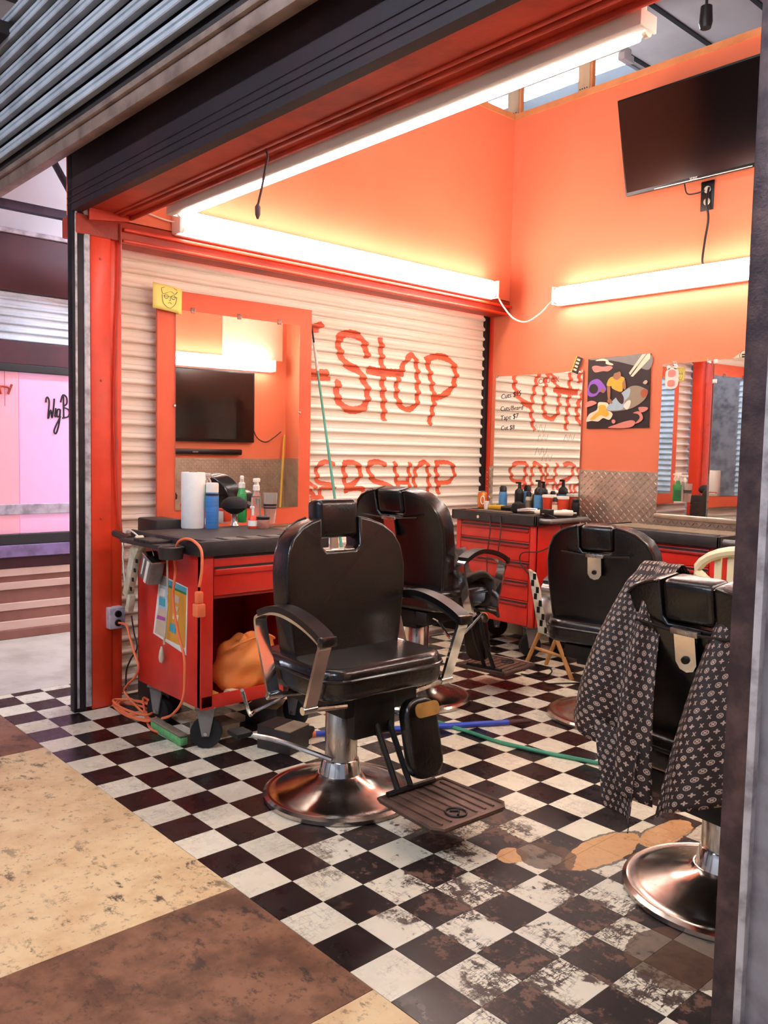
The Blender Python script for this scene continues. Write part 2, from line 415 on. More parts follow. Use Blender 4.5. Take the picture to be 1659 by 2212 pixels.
rest = {'w': B(), 'b': B()}
for n, (fl0, d, i, j, x0, x1, y0, y1) in enumerate(cells):
    k = 'b' if (i+j) % 2 == 0 else 'w'
    if n < 300 and fl0 == 0:
        o = bpy.data.objects.new('tile', tb[k]); COL.objects.link(o); o.parent = fl; o.location = ((x0+x1)/2, (y0+y1)/2, 0)
    else: rest[k].box(x0+.0006, x1-.0006, y0+.0006, y1-.0006, -.002, 0)
for k, nm in (('w', 'tile_white'), ('b', 'tile_black')):
    obj('far_tiles', rest[k], nm, fl, smooth=False, kind='stuff')
# --- corridor in front: wide tan and brown stone bands
cf = struct('corridor_floor', B().box(-7, 6, -6, 0, -.05, -.002), 'seam_dark', 'tan and brown banded stone corridor floor before the shop', 'floor', smooth=False)
xs = [-7, -5.2, -3.6, -1.92, -1.302, .227, .852, 2.38, 3.0, 4.5, 6]
cols = ['tan', 'brown', 'tan', 'brown', 'tan', 'brown', 'tan', 'brown', 'tan', 'brown']
xs[3] = -2.4
for a, b_, c in zip(xs, xs[1:], cols):
    y = 0
    for dy in (1.53, 1.53, 2.94):
        obj('stone_slab', B().box(a+.001, b_-.001, y-dy+.001, y-.002, -.002, .0005), 'corridor_'+c, cf, smooth=False); y -= dy
struct('aisle_floor', B().box(-9, X0F-.003, 0, 9, -.05, 0), 'concrete', 'bare pale concrete of the side aisle', 'floor', smooth=False)
# --- back wall and its diamond plate wainscot
wb = struct('wall_back', B().box(-1.98, XR+.1, YB, YB+.10, 0, 3.66), 'orange_wall', 'orange painted back wall of the shop', 'wall', smooth=False)
obj('top_plate', B().box(-1.98, XR+.1, YB-.01, YB+.12, 3.66, 3.70), 'wood_orange', wb, smooth=False, label='raw timber plate along the wall top')
def lugs(b, x0, x1, z0, z1, put):
    p = .026; nx, nz = int((x1-x0)/p), int((z1-z0)/p)
    for i in range(nx):
        for j in range(nz):
            c = Vector((x0+(i+.5)*p, z0+(j+.5)*p)); a = PI/4 if (i+j) % 2 else -PI/4
            d = Vector((math.cos(a), math.sin(a)))*.0145; e = Vector((-d.y, d.x))*.27
            q = [c+d, c+e, c-d, c-e]; vs = b._v([put(*w, .0005) for w in q]+[put(*(c+d*.4), .0055), put(*(c-d*.4), .0055)])
            for f in ((0, 1, 4), (1, 2, 5, 4), (2, 3, 5), (3, 0, 4, 5)): b._f([vs[k] for k in f])
ws = obj('diamond_plate_sheet', B().box(-1.9, XR, YB-.006, YB-.0005, 0, 1.21), 'diamond_plate', wb, smooth=False, label='bright aluminium tread plate wainscot')
b = B(); lugs(b, -1.9, .3, .84, 1.205, lambda x, z, h: (x, YB-.006-h, z)); obj('tread_lugs', b, 'diamond_plate', ws, smooth=False, kind='stuff')
obj('plate_ledge', B().box(-.45, .6, YB-.03, YB-.006, .925, .955, .004), 'diamond_plate', wb, label='narrow folded tread plate ledge')
# --- right wall (seen only in the mirrors)
wr = struct('wall_right', B().box(XR, XR+.1, .32, YB, 0, 3.66), 'orange_wall', 'orange right wall of the shop seen in the mirrors', 'wall', smooth=False)
ws = obj('diamond_plate_sheet', B().box(XR-.006, XR-.0005, .4, YB-.01, 0, 1.2), 'diamond_plate', wr, smooth=False)
b = B(); lugs(b, 1.2, YB-.02, .8, 1.195, lambda y, z, h: (XR-.006-h, y, z)); obj('tread_lugs', b, 'diamond_plate', ws, smooth=False, kind='stuff')
obj('cream_patch', B().box(XR-.006, XR-.0005, 2.75, 3.42, 2.2, 2.9), 'note_tan', wr, smooth=False, label='unpainted cream board')
# --- upper left wall and header above the side shutter
wl = struct('wall_left', B().box(XL-.1, XL, .30, YB, 2.40, 3.66), 'orange_wall', 'orange painted upper wall above the side shutter', 'wall', smooth=False)
obj('top_plate', B().box(XL-.11, XL+.01, .30, YB-.012, 3.66, 3.70), 'wood_orange', wl, smooth=False)
hd = struct('trim_1', B().box(XL-.16, XL+.005, .30, YB, 2.30, 2.395, .006), 'red_beam', 'red steel header over the side shutter', 'beam')
obj('header_lip', B().box(XL-.02, XL+.03, .53, YB-.004, 2.345, 2.362, .004), 'red_paint', hd)
obj('header_lip', B().box(XL-.02, XL+.02, .53, YB-.004, 2.296, 2.31, .004), 'red_paint', hd)
# --- left front post: steel track, pale strip, red column
po = root('post_left', 'red steel post with dark shutter track at the corner of the shop', 'post', kind='structure')
obj('red_column', B().box(XL-.12, XL, .372, .475, 0, 2.42, .006).box(XL-.12, XL-.014, .475, .535, 0, 2.40, .004), 'red_paint', po)
obj('guide_track', B().box(XL-.05, XL, .283, .34, 0, 2.70, .003), 'steel_dark', po)
obj('guide_groove', B().box(XL-.012, XL+.003, .298, .308, .02, 2.40), 'jamb_white', po, smooth=False)
obj('pale_strip', B().box(XL-.05, XL+.004, .342, .37, .02, 2.42, .003), 'jamb_white', po)
for z in (2.2, 1.62, .95, 2.31): obj('bolt', B().cyl((XL-.002, .405+.02*math.sin(z*9), z), (XL+.006, .405+.02*math.sin(z*9), z), .007, .004, 8), 'red_beam', po)
obj('outlet_box', B().box(XL-.02, XL+.045, .445, .525, .40, .505, .004), 'ledge_white', po, label='grey metal outlet box')
for z in (.475, .43): obj('socket', B().cyl((XL+.045, .487, z), (XL+.053, .487, z), .018, .016, 14), 'plastic_black', po)
cd_ = smooth_path([(XL+.008, .52, 2.38), (XL+.01, .515, 2.1), (XL+.01, .50, 1.8), (XL+.01, .493, 1.45), (XL+.01, .505, 1.1), (XL+.01, .52, .85)], 8)
tag = obj('flexible_conduit', B().tube(cd_, [.008+.0012*(i % 2) for i in range(len(cd_))], 8), 'red_beam', cat='conduit', label='thin red flexible conduit running down the corner post')
# --- front lintel: dark fascia, red ribbed soffit beam
hf = struct('trim_2', B().box(XL-.05, 1.75, .285, .33, 2.40, 2.85), 'header_black', 'dark fascia under the raised front shutter', 'beam', smooth=False)
for k in range(3): obj('fascia_rib', B().box(XL-.05, 1.75, .281, .286, 2.43+.03*k, 2.437+.03*k, .002), 'header_black', hf)
bm_ = struct('trim_3', B().box(XL-.05, 1.75, .33, .60, 2.425, 2.62), 'red_beam', 'red ribbed beam over the front opening', 'beam', smooth=False)
for y, h in ((.49, .008), (.515, .014), (.575, .018)):
    obj('beam_rib', B().box(XL+.0, 1.75, y-.008, y+.008, 2.425-h, 2.426, .004), 'red_beam', bm_)
obj('beam_end_gusset', B().prism([(.36, 2.425), (.56, 2.425), (.56, 2.395), (.36, 2.37)], 0, XL+.001, XL+.02), 'red_paint', bm_, smooth=False)
# --- raised front shutter: corrugated galvanised slats and bottom rail
YC = .20; PC = .0885
fs = root('front_shutter', 'raised corrugated galvanised shutter over the front opening', 'shutter', (0, YC, 2.70), kind=None)
def slat_profile(p, h):
    return [(0, 0), (.04, .12), (.08, 0), (.40, .02), (.46, .22), (.50, .16), (.58, .6), (.70, .95), (.80, 1), (.88, .8), (.92, .35), (.95, -.12), (1, -.12)], p, h
def slat_mesh(name, L, p, h, ax, sgn, m, th=.004):
    """corrugated slat, along x (ax=0) or y (ax=1); bulges sgn outward; z from 0 down to -p"""
    prof = slat_profile(p, h)[0]; b = B()
    fr = [(sgn*o*h, -u*p) for u, o in prof]; bk = [(sgn*(o*h-th), -u*p) for u, o in reversed(prof)]
    poly = fr+bk
    A = b._v([(0, d, z) if ax == 0 else (d, 0, z) for d, z in poly]); C = b._v([(L, d, z) if ax == 0 else (d, L, z) for d, z in poly])
    n = len(poly)
    for k in range(n): b._f([A[k], A[(k+1) % n], C[(k+1) % n], C[k]])
    m_ = len(prof)
    for R_ in (A, C):
        for k in range(m_-1): b._f([R_[k], R_[k+1], R_[n-2-k], R_[n-1-k]])
    bmesh.ops.recalc_face_normals(b.bm, faces=b.bm.faces[:])
    me = bpy.data.meshes.new(name); b.bm.to_mesh(me); b.bm.free(); me.shade_smooth(); me.set_sharp_from_angle(angle=math.radians(50)); me.materials.append(MATS[m])
    return me
b = B(); b.prism([(-.034, .040), (-.038, .036), (-.038, .022), (-.030, .019), (-.030, .015), (-.038, .012), (-.038, -.004), (-.034, -.008), (-.004, -.004), (.0, .036)], 0, 0, 4.9)
bmesh.ops.recalc_face_normals(b.bm, faces=b.bm.faces[:]); sm = bpy.data.meshes.new('slat'); b.bm.to_mesh(sm); b.bm.free(); sm.materials.append(MATS['galvanised'])
for k in range(8):
    o = bpy.data.objects.new('slat', sm); COL.objects.link(o); o.parent = fs; o.location = (-3.05, 0, .06+PC*k)
obj('gap_shade_sheet', B().box(-3.05, 1.85, .004, .012, -.05, .06+PC*8), 'steel_dark', fs, smooth=False)  # dark sheet standing in for the shade in the gaps between slats
obj('bottom_rail', B().box(-3.05, 1.85, -.03, .02, -.10, -.045, .006).box(-3.05, 1.85, -.045, .0, -.045, -.02, .004), 'rail_beige', fs)
obj('rail_seal', B().box(-3.05, 1.85, -.02, .01, -.02, .02, .004), 'seam_dark', fs)
# --- side shutter (closed), each slat its own piece, painted words on it
PS = .0712; NS = 33; YS0, YS1 = .42, 3.42
ss = root('side_shutter', 'closed cream roll-up shutter with orange painted lettering', 'shutter', (XS, YS0, 0))
sm = slat_mesh('slat', YS1-YS0, PS, .02, 1, 1, 'shutter_cream')
ZT = 2.335
for k in range(NS):
    o = bpy.data.objects.new('slat', sm); COL.objects.link(o); o.parent = ss; o.location = (0, 0, ZT-PS*k)
PROF = slat_profile(PS, .02)[0]
def sx(z):
    u = ((ZT-z)/PS) % 1.
    for (a, p), (b_, q) in zip(PROF, PROF[1:]):
        if a <= u <= b_: return (p+(q-p)*(u-a)/max(b_-a, 1e-6))*.02
    return 0.
def Zm(x, y): return (640+x*.25316, 640+y*.25316)
STROKES = [
 ([(600,530),(590,440),(545,355),(450,318),(370,345),(360,420),(385,520),(440,590),(530,640),(575,720),(605,800),(600,890),(570,950),(480,972),(400,940),(350,870),(345,780),(365,715)], 56),
 ([(720,350),(722,480),(728,600),(735,800),(742,930),(745,1065)], 50), ([(600,625),(720,650),(920,655)], 62),
 ([(1022,560),(1030,700),(1030,880),(1000,945),(930,965),(870,905),(850,800),(870,690),(910,590),(980,500),(1022,560)], 46),
 ([(1105,530),(1130,620),(1155,760),(1170,900),(1140,1050),(1125,1100)], 46), ([(1095,545),(1200,512),(1300,545),(1352,620),(1352,710),(1315,795),(1240,850),(1170,868)], 52),
 ([(60,262),(140,262),(225,238)], 44), ([(60,300),(195,292)], 30), ([(60,648),(270,655)], 54), ([(60,697),(295,702)], 34),
 ([(320,1432),(245,1412),(180,1450),(170,1520),(190,1585),(320,1610)], 34), ([(400,1415),(410,1560),(430,1680)], 40), ([(400,1420),(490,1420),(545,1480),(525,1560),(480,1600),(430,1618)], 38),
 ([(760,1440),(690,1412),(620,1432),(620,1500),(660,1570),(760,1605),(812,1650),(790,1692)], 42),
 ([(832,1408),(850,1540),(860,1690)], 36), ([(962,1415),(955,1550),(955,1692)], 36), ([(850,1588),(958,1590)], 34),
 ([(1008,1690),(1003,1560),(1022,1470),(1080,1415),(1112,1440),(1125,1560),(1122,1692)], 38),
 ([(1190,1415),(1195,1560),(1212,1690)], 42), ([(1180,1418),(1300,1422),(1345,1490),(1310,1578),(1200,1590)], 36),
 ([(100,1655),(150,1700),(130,1790)], 36), ([(110,1725),(190,1715)], 34), ([(200,1625),(205,1735)], 34), ([(200,1635),(330,1640)], 26),
 ([(420,1650),(560,1645),(592,1740)], 38), ([(635,1640),(648,1755)], 36), ([(110,1590),(165,1640)], 30), ([(90,1800),(160,1820),(110,1880)], 34), ([(590,1800),(580,1900)], 34)]
b = B(); rr = random.Random(3)
for pts, w in STROKES:
    P = [G(*Zm(*p), 0, XS+.006) for p in pts]
    P = smooth_path(P, 14) if len(P) > 2 else [P[0].lerp(P[-1], k/20) for k in range(21)]
    dist = [0]
    for a, c in zip(P, P[1:]): dist.append(dist[-1]+(c-a).length)
    n = max(6, int(dist[-1]/.003)); Q = []
    for k in range(n+1):
        d = dist[-1]*k/n; i = max(i for i in range(len(dist)) if dist[i] <= d+1e-9); i = min(i, len(P)-2)
        Q.append(P[i].lerp(P[i+1], (d-dist[i])/max(dist[i+1]-dist[i], 1e-9)))
    wm = w*.25316*3.3e-3; prev = None
    for k, q in enumerate(Q):
        t = (Q[min(k+1, n)]-Q[max(k-1, 0)]); t = Vector((0, t.y, t.z)).normalized(); s_ = Vector((0, -t.z, t.y))
        ww = wm*(1+.05*math.sin(k*.5+w)+rr.uniform(-.05, .05)); ww *= 1+.22*(sx(q.z)/.02)*abs(t.z)
        if k in (0, n): ww *= .7
        row = []
        for m in range(19):
            p = q+s_*ww*(m/18-.5); row.append(b.bm.verts.new((max(sx(p.z-.0015), sx(p.z), sx(p.z+.0015))+.0016, p.y-YS0, p.z)))
        if prev:
            for m in range(18): b._f([prev[m], prev[m+1], row[m+1], row[m]])
        prev = row
obj('painted_lettering', b, 'paint_orange', ss, label='hand painted orange words Shop and BERSHOP', smooth=True)
obj('shutter_guide', B().box(-.03, .03, YS1-YS0, YS1-YS0+.04, 0, 2.31, .003), 'steel_dark', ss)
obj('bottom_bar', B().box(-.015, .02, 0, YS1-YS0, .0, .03, .004), 'rail_beige', ss)
struct('trim_4', B().box(XS-.06, XS+.06, YS1+.041, YB+.0, 0, 2.31, .003), 'red_paint', 'red strip in the corner beside the side shutter', 'post')
# --- right front jamb and grey front wall
jr = root('post_right', 'dark rusty steel shutter track at the right of the opening', 'post', kind='structure')
obj('guide_track', B().box(1.562, 1.612, .275, .33, 0, 3.3, .003), 'jamb_rust', jr)
obj('pale_lip', B().box(1.612, 1.628, .262, .33, 0, 3.3, .003), 'jamb_white', jr)
wf = struct('wall_front', B().box(1.628, 4.2, .28, .34, 0, 3.4), 'wall_grey', 'scuffed grey painted front wall beside the opening', 'wall', smooth=False)
obj('wall_rib', B().box(1.70, 1.73, .268, .28, 0, 3.3, .004), 'jamb_white', wf)
# --- hall ceiling with seams, studs above the walls
ce = struct('ceiling', B().box(-9, 6, -6, 10, 5.0, 5.06), 'ceiling_grey', 'high grey panelled ceiling of the hall', 'ceiling', smooth=False)
for k in range(-9, 9): obj('ceiling_seam', B().box(-1.61+.61*k-.02, -1.61+.61*k+.02, -6, 10, 4.985, 5.0), 'seam_dark', ce, smooth=False)
for (x0, x1, y0, y1, lab) in ((-1.78, -1.68, YB, YB+.04, 'white timber stud standing on the wall corner under the ceiling'), (-1.175, -1.085, YB, YB+.04, 'white timber stud with nail holes standing on the back wall top')):
    st = root('wall_stud', lab, 'stud', ((x0+x1)/2, y0+.05, 3.70), kind=None)
    w = (x1-x0)/2
    obj('stud_face', B().box(-w, w, -.02, .02, 0, 1.29, .002), 'wood_raw', st, smooth=False)
    obj('stud_edge', B().box(w, w+.018, -.015, .02, 0, 1.29, .002), 'wood_orange', st, smooth=False)
    for q in range(4): obj('nail', B().cyl((-w*.6+w*.4*q, -.02, .03), (-w*.6+w*.4*q, -.023, .03), .004, .004, 8), 'seam_dark', st)
pl = G(1525, 40, 1, 3.0)
sp = root('spotlight', 'small black spotlight hanging from the hall ceiling', 'lamp', (pl.x, pl.y, 5.0))
obj('stem', B().cyl((0, 0, 0), (0, 0, -(5.0-pl.z)+.06), .008, .008, 8), 'plastic_black', sp)
obj('lamp_head', B().lathe([(.012, .07), (.03, .06), (.035, -.02), (.028, -.05)], (0, 0, -(5.0-pl.z)), 16), 'plastic_black', sp)
# --- roof slab edge and hall lights
def hall_light(name, x, y, z, L, lab, ax='x'):
    r = root(name, lab, 'ceiling light', (x, y, z), 0 if ax == 'x' else PI/2, group=None)
    obj('housing', B().box(-L/2, L/2, -.08, .08, .03, .10, .01), 'white_enamel', r)
    for s in (-1, 1): obj('tube', B().cyl((-L/2+.03, .04*s, 0), (L/2-.03, .04*s, 0), .019, .019, 12), 'hall_glow', r)
    for s in (-1, 1):
        obj('end_cap', B().box(s*L/2-.03, s*L/2+.03, -.07, .07, -.025, .03, .004), 'white_enamel', r)
        obj('hanger', B().cyl((s*L*.4, 0, .10), (s*L*.4, 0, (5.0 if z > 3.5 else 3.30)-z), .004, .004, 6), 'steel_grey', r)
    return r
hp = G(1098, 222, 2, 4.45)
hall_light('fluorescent_hall_light', hp.x, hp.y, 4.45, 2.4, 'hall fluorescent light hanging beyond the orange corner')
hall_light('fluorescent_hall_light', -.6, -3.3, 4.3, 2.4, 'hall fluorescent light hanging over the corridor near the side aisle')
hall_light('fluorescent_hall_light', 2.6, -3.0, 4.3, 2.4, 'hall fluorescent light hanging over the corridor by the grey wall')
hall_light('fluorescent_hall_light', -2.75, 2.5, 2.95, 2.4, 'added fluorescent light brightening the side aisle, unseen behind the shutter', 'y')  # added lamp, hidden from the camera, to brighten the aisle floor
bl = struct('ceiling_light_tint', B().box(-5.5, -2.3, 4.5, 9, 4.96, 4.985), 'ceiling_blue_light', 'hall ceiling panel coloured pale blue for the bluish light there', 'ceiling', smooth=False)  # pale blue panel paints the bluish light on the ceiling
# ================================================================== NEIGHBOUR ACROSS THE AISLE
XN = -3.53
nb = root('neighbour_stall', 'pink lit shop stall across the side aisle with script lettering', 'shop', (XN, 0, 0))
Y0n, Y1n = -1.6, 2.6
def nbox(name, z0, z1, m, d=0., lab=None, y0=Y0n, y1=Y1n, sm_=False): return obj(name, B().box(-.25, d, y0, y1, z0, z1, .004), m, nb, smooth=sm_, label=lab)
nbox('plinth', 0, .06, 'riser_brown', .06)
for k, (z0, z1, m, d) in enumerate(((.06, .12, 'riser_pale', .05), (.12, .19, 'riser_brown', .035), (.19, .24, 'riser_pale', .04), (.24, .33, 'riser_brown', .02), (.33, .38, 'riser_pale', .03), (.38, .42, 'riser_brown', .02), (.42, .47, 'riser_pale', .03))):
    nbox('base_board', z0, z1, m, d)
nbox('dark_band', .47, .55, 'plum', .02); nbox('ledge', .55, .63, 'lilac_ledge', .06); nbox('track', .63, .70, 'seam_dark', .04)
nbox('pane', .70, 1.78, 'pink_panel_warm', 0., 'pink lit panel', Y0n, .66); nbox('pane', .70, 1.78, 'pink_panel', .0, 'lilac pink lit panel', .664, Y1n)
nbox('cross_rail', .83, .90, 'ledge_white', .012); nbox('head_rail', 1.78, 1.83, 'seam_dark', .03); nbox('fascia', 1.83, 1.98, 'plum', .02)
sm = slat_mesh('slat', Y1n-Y0n, .053, .012, 1, 1, 'galvanised')
for k in range(6):
    o = bpy.data.objects.new('shutter_slat', sm); COL.objects.link(o); o.parent = nb; o.location = (.0, Y0n, 2.297-.053*k)
nbox('signboard', 2.30, 2.67, 'plum', .03); nbox('capping', 2.67, 2.70, 'ledge_white', .05)
b = B()
def Zn(x, y): return (x*.2713, 400+y*.2713)
for pts in ([(366,1730),(368,1700),(380,1690),(392,1730),(383,1860),(405,1790),(414,1852),(426,1780),(432,1700)], [(445,1775),(438,1840),(452,1835)], [(478,1785),(458,1790),(455,1840),(475,1835),(480,1785),(472,1890),(448,1975),(432,1950),(482,1840)], [(505,1680),(508,1848)], [(482,1730),(500,1672),(530,1690),(532,1740),(505,1765),(548,1790),(545,1840),(495,1855)], [(565,1790),(552,1820),(560,1850),(575,1840),(578,1800),(565,1790)], [(585,1790),(585,1845),(602,1845),(610,1790),(612,1850)]):
    P = [G(*Zn(*p), 0, XN+.002)-Vector((XN, 0, 0)) for p in pts]; b.tube(smooth_path(P, 5), .006, 6)
obj('script_lettering', b, 'ink', nb, label='black script lettering reading Wig Bou')
b = B(); P = [(.012, .36+.02*k+.02*math.sin(k*2.4), 1.66+.035*math.cos(k*2.4)) for k in range(14)]
b.tube(smooth_path(P, 6), .008, 6); b.cyl((.012, .57, 1.78), (.012, .57, 1.55), .002, .002, 6)
obj('hanging_ornament', b, 'red_beam', nb)
# timber truss and dark soffit above the stall
tr = root('roof_truss', 'dark blue steel truss over the side aisle', 'truss', (XN+.5, 0, 2.70))
obj('chord', B().box(-.03, .03, -1.6, 2.6, .0, .05, .004), 'truss_blue', tr); obj('chord', B().box(-.03, .03, -1.6, 2.6, .52, .58, .004), 'truss_blue', tr)
for k in range(7):
    y = -1.5+.6*k; obj('web', B().tube([(0, y, .05), (0, y+.3, .52)], .022, 6), 'truss_blue', tr); obj('web', B().tube([(0, y+.3, .52), (0, y+.6, .05)], .022, 6), 'truss_blue', tr)
obj('soffit', B().box(-.6, .9, -1.6, 2.6, .60, .66), 'seam_dark', tr, smooth=False); obj('pale_sheet', B().box(-.62, -.58, -1.6, 2.6, .0, .6), 'roof_white', tr, smooth=False)
# fluorescent fixtures of the shop
def fixture(name, lab, loc, rz, L, face):
    """wall-mounted two-tube fixture along local x, tubes toward local -y"""
    r = root(name, lab, 'light fixture', loc, rz)
    if face == 'wall':
        obj('housing', B().box(0, L, -.035, 0, -.065, .065, .008), 'white_enamel', r)
        tubes = ((-.060, .038), (-.060, -.038))
    else:
        obj('housing', B().box(0, L, -.045, -.008, -.012, .06, .006), 'white_enamel', r)
        tubes = ((.020, 0.),)
    for (y, z) in tubes:
        obj('tube', B().cyl((.045, y, z), (L-.045, y, z), .019, .019, 14), 'tube_glow', r)
        for xe, s in ((.045, -1), (L-.045, 1)):
            obj('socket', B().cyl((xe, y, z), (xe+s*.02, y, z), .013, .009, 10).cyl((xe+s*.02, y, z), (xe+s*.032, y, z), .017, .017, 12), 'white_plastic', r)
    for xe in (0., L):
        if face == 'wall': obj('end_plate', B().box(xe-.006, xe+.006, -.085, 0, -.06, .06, .002), 'white_enamel', r)
        else: obj('end_plate', B().box(xe-.004, xe+.004, -.045, .03, -.012, .03, .002), 'white_enamel', r)
    return r
fixture('fluorescent_light', 'long fluorescent fixture over the cream side shutter', (XL+.006, .80, 2.44), PI/2, 2.44, 'wall')
fixture('fluorescent_light', 'fluorescent fixture on the orange back wall under the television', (-1.24, YB-.001, 2.375), 0, 2.44, 'wall')
fixture('fluorescent_light', 'fluorescent fixture running inside the red front beam', (-1.36, .646, 2.395), 0, 2.46, 'down')
fixture('fluorescent_light', 'fluorescent fixture on the right wall seen in the mirror', (XR-.001, 3.3, 2.14), -PI/2, 2.44, 'wall')

# --- closed shops across the corridor, behind the viewer (seen in the mirrors and chrome)
wo = struct('wall_corridor', B().box(-7, 6, -5.3, -5.2, 0, 5.0), 'wall_grey', 'grey wall with shutters across the corridor', 'wall', smooth=False)
sm = slat_mesh('slat', 3.2, .09, .02, 0, 1, 'galvanised')
for k in range(28):
    for x in (-5.2, -1.2, 2.6):
        o = bpy.data.objects.new('shutter_slat', sm); COL.objects.link(o); o.parent = wo; o.location = (x, -5.195, 2.6-.09*k)
# ================================================================== MIRRORS, WALL THINGS
mb = root('framed_mirror', 'tall mirror clipped to an orange board hung on the cream shutter', 'mirror', (-1.80, .78, .865), math.radians(-3))
obj('board', B().box(-.018, 0, 0, .97, 0, 1.265, .002), 'board_orange', mb, smooth=False)
obj('glass', B().box(.001, .006, .10, .883, .10, 1.165, .001), 'mirror', mb, smooth=False)
for y in (.20, .48, .74): obj('clip', B().box(.0, .012, y-.012, y+.012, 1.155, 1.185, .003), 'clear_plastic', mb)
for y, z in ((.095, .66), (.888, .66)): obj('clip', B().cyl((0, y, z), (.012, y, z), .009, .006, 10), 'tin', mb)
m2 = root('wall_mirror', 'frameless wall mirror with handwritten price list beside the shutter corner', 'mirror', (-1.775, YB-.008, .90))
obj('glass', B().box(0, .755, -.006, 0, 0, .965, .001), 'mirror', m2, smooth=False)
for t, sz, x, z, ro, c in (('CROOK', .05, .385, .895, .05, 'ink_red'), ('Cuts $15', .05, .055, .80, .12, 'ink'), ('Cuts/Beard', .046, .05, .715, .03, 'ink'), ('Tape $7', .05, .055, .645, .10, 'ink'), ('Cut $8', .045, .06, .575, .06, 'ink'), ('WAS', .07, .36, .555, .03, 'ink_faint'), ('LINEN', .06, .38, .385, .03, 'ink_faint'), ('OPEN', .05, .42, .24, .02, 'ink_faint')):
    if c == 'ink_faint': continue
    text('writing', t, sz, c, on_back(x, -.0066, z, ro), m2, shear=.15)
b = B()
for (x0, z0, s) in ((.36, .56, .06), (.40, .50, .05), (.38, .40, .06), (.44, .36, .05), (.46, .26, .05), (.62, .50, .05)):
    P = [(x0+s*k*.35, -.0066, z0+s*(.9 if k % 2 else 0)) for k in range(6)]; b.tube(smooth_path(P, 3), .0009, 4)
obj('faded_scribble', b, 'ink_faint', m2)
obj('corner_clip', B().box(.0, .02, -.010, .0, .955, .975, .003), 'clear_plastic', m2); obj('corner_clip', B().box(.735, .755, -.010, .0, .955, .975, .003), 'clear_plastic', m2)
m3 = root('wall_mirror', 'frameless wall mirror with a bear sticker right of the space poster', 'mirror', (-.44, YB-.008, .955))
obj('glass', B().box(0, .325, -.006, 0, 0, .92, .001), 'mirror', m3, smooth=False)
for x in (.08, .30): obj('clip', B().box(x-.012, x+.012, -.011, 0, .905, .935, .003), 'clear_plastic', m3)
m4 = root('wall_mirror', 'slightly turned wall mirror standing beside the bear sticker mirror', 'mirror', (-.105, YB-.008, .955), math.radians(-6))
obj('glass', B().box(0, .62, -.006, 0, 0, .925, .001), 'mirror', m4, smooth=False)
obj('backing', B().box(0, .62, 0, .006, 0, .925, .001), 'plastic_black', m4, smooth=False)
for z in (.80, .915): obj('clip', B().box(-.006, .018, -.012, .004, z-.012, z+.012, .003), 'white_plastic', m4)
st = obj('sticker', B().prism(rrect(.085, .13, .035, 4, .065, .83), 1, -.0085, -.0065), 'art_white', m3, label='white bear shaped sticker')
for x in (.042, .088): obj('sticker_ear', B().prism(rrect(.026, .026, .012, 4, x, .897), 1, -.0085, -.0066), 'art_white', st)
obj('sticker_print', B().prism(rrect(.052, .045, .018, 4, .065, .86), 1, -.009, -.0084).prism(rrect(.05, .04, .016, 4, .063, .80), 1, -.009, -.0084), 'art_salmon', st)
# card tucked at the mirror corner, note at the right
cp = G(1245, 790, 1, YB-.02)
cn = root('playing_card', 'small dark label strip tucked at the corner of the price list mirror', 'label', (cp.x-.02, YB-.016, cp.z-.045))
obj('strip', B().box(-.028, .028, -.002, 0, 0, .11).rot(math.radians(22), 'Y'), 'art_hair', cn, smooth=False)
for k in range(4): obj('strip_print', B().box(-.012, .014, -.0026, -.0019, .015+.023*k, .028+.023*k).rot(math.radians(22), 'Y'), 'art_cream', cn, smooth=False)
obj('strip_edge', B().box(-.028, -.017, -.0026, -.0019, 0, .11).rot(math.radians(22), 'Y'), 'art_yellow', cn, smooth=False)
nt_ = G(1592, 768, 1, YB-.02)
nn = root('paper_note', 'cream paper scrap with a round stamp above the bear sticker mirror', 'note', (nt_.x, YB-.01, nt_.z))
obj('paper', B().prism([(-.05, -.03), (.05, .04), (.11, .04), (.11, -.035), (-.04, -.045)], 1, -.002, 0), 'note_tan', nn, smooth=False)
b = B(); b.tube([(.04+.028*math.cos(k/10*PI), -.0025, .0+.028*math.sin(k/10*PI)) for k in range(20)], .0012, 4, True)
for k in range(6): b.box(.025+.008*(k % 3), .034+.008*(k % 3), -.003, -.002, -.012+.012*(k//3), -.004+.012*(k//3))
obj('stamp', b, 'ink', nn)
# sticky note with a doodled face
sn = root('sticky_note', 'yellow sticky note with a doodled face on the mirror board corner', 'note', (-1.785, .745, 2.015))
obj('paper', B().grid(lambda u, v: (.012+.006*math.sin(u*3)+.004*v, -.005+.165*u, .005+.13*v-.015*u), 6, 6), 'note_yellow', sn, solid=.001)
b = B(); C0 = Vector((.0205, .088, .062))
def dz(pts): return smooth_path([(C0.x, C0.y+p[0]*.8, C0.z+p[1]*.8) for p in pts], 5)
for pts in ([(-.055, .02), (-.045, -.035), (0, -.062), (.04, -.03), (.05, .015)], [(-.06, .06), (-.05, .025), (-.02, .035), (.01, .045), (.035, .03), (.055, .05)], [(-.06, .06), (0, .075), (.05, .06)], [(-.012, -.032), (.0, -.026), (.015, -.034)], [(-.045, .012), (.045, .012)], [(.002, .01), (.004, -.012), (-.006, -.012)]):
    b.tube(dz(pts), .0013, 4)
for s in (-1, 1): b.tube([(C0.x, C0.y+s*.02+.012*math.cos(k*PI/6), C0.z+.008+.01*math.sin(k*PI/6)) for k in range(12)], .0013, 4, True)
obj('doodle', b, 'ink', sn)
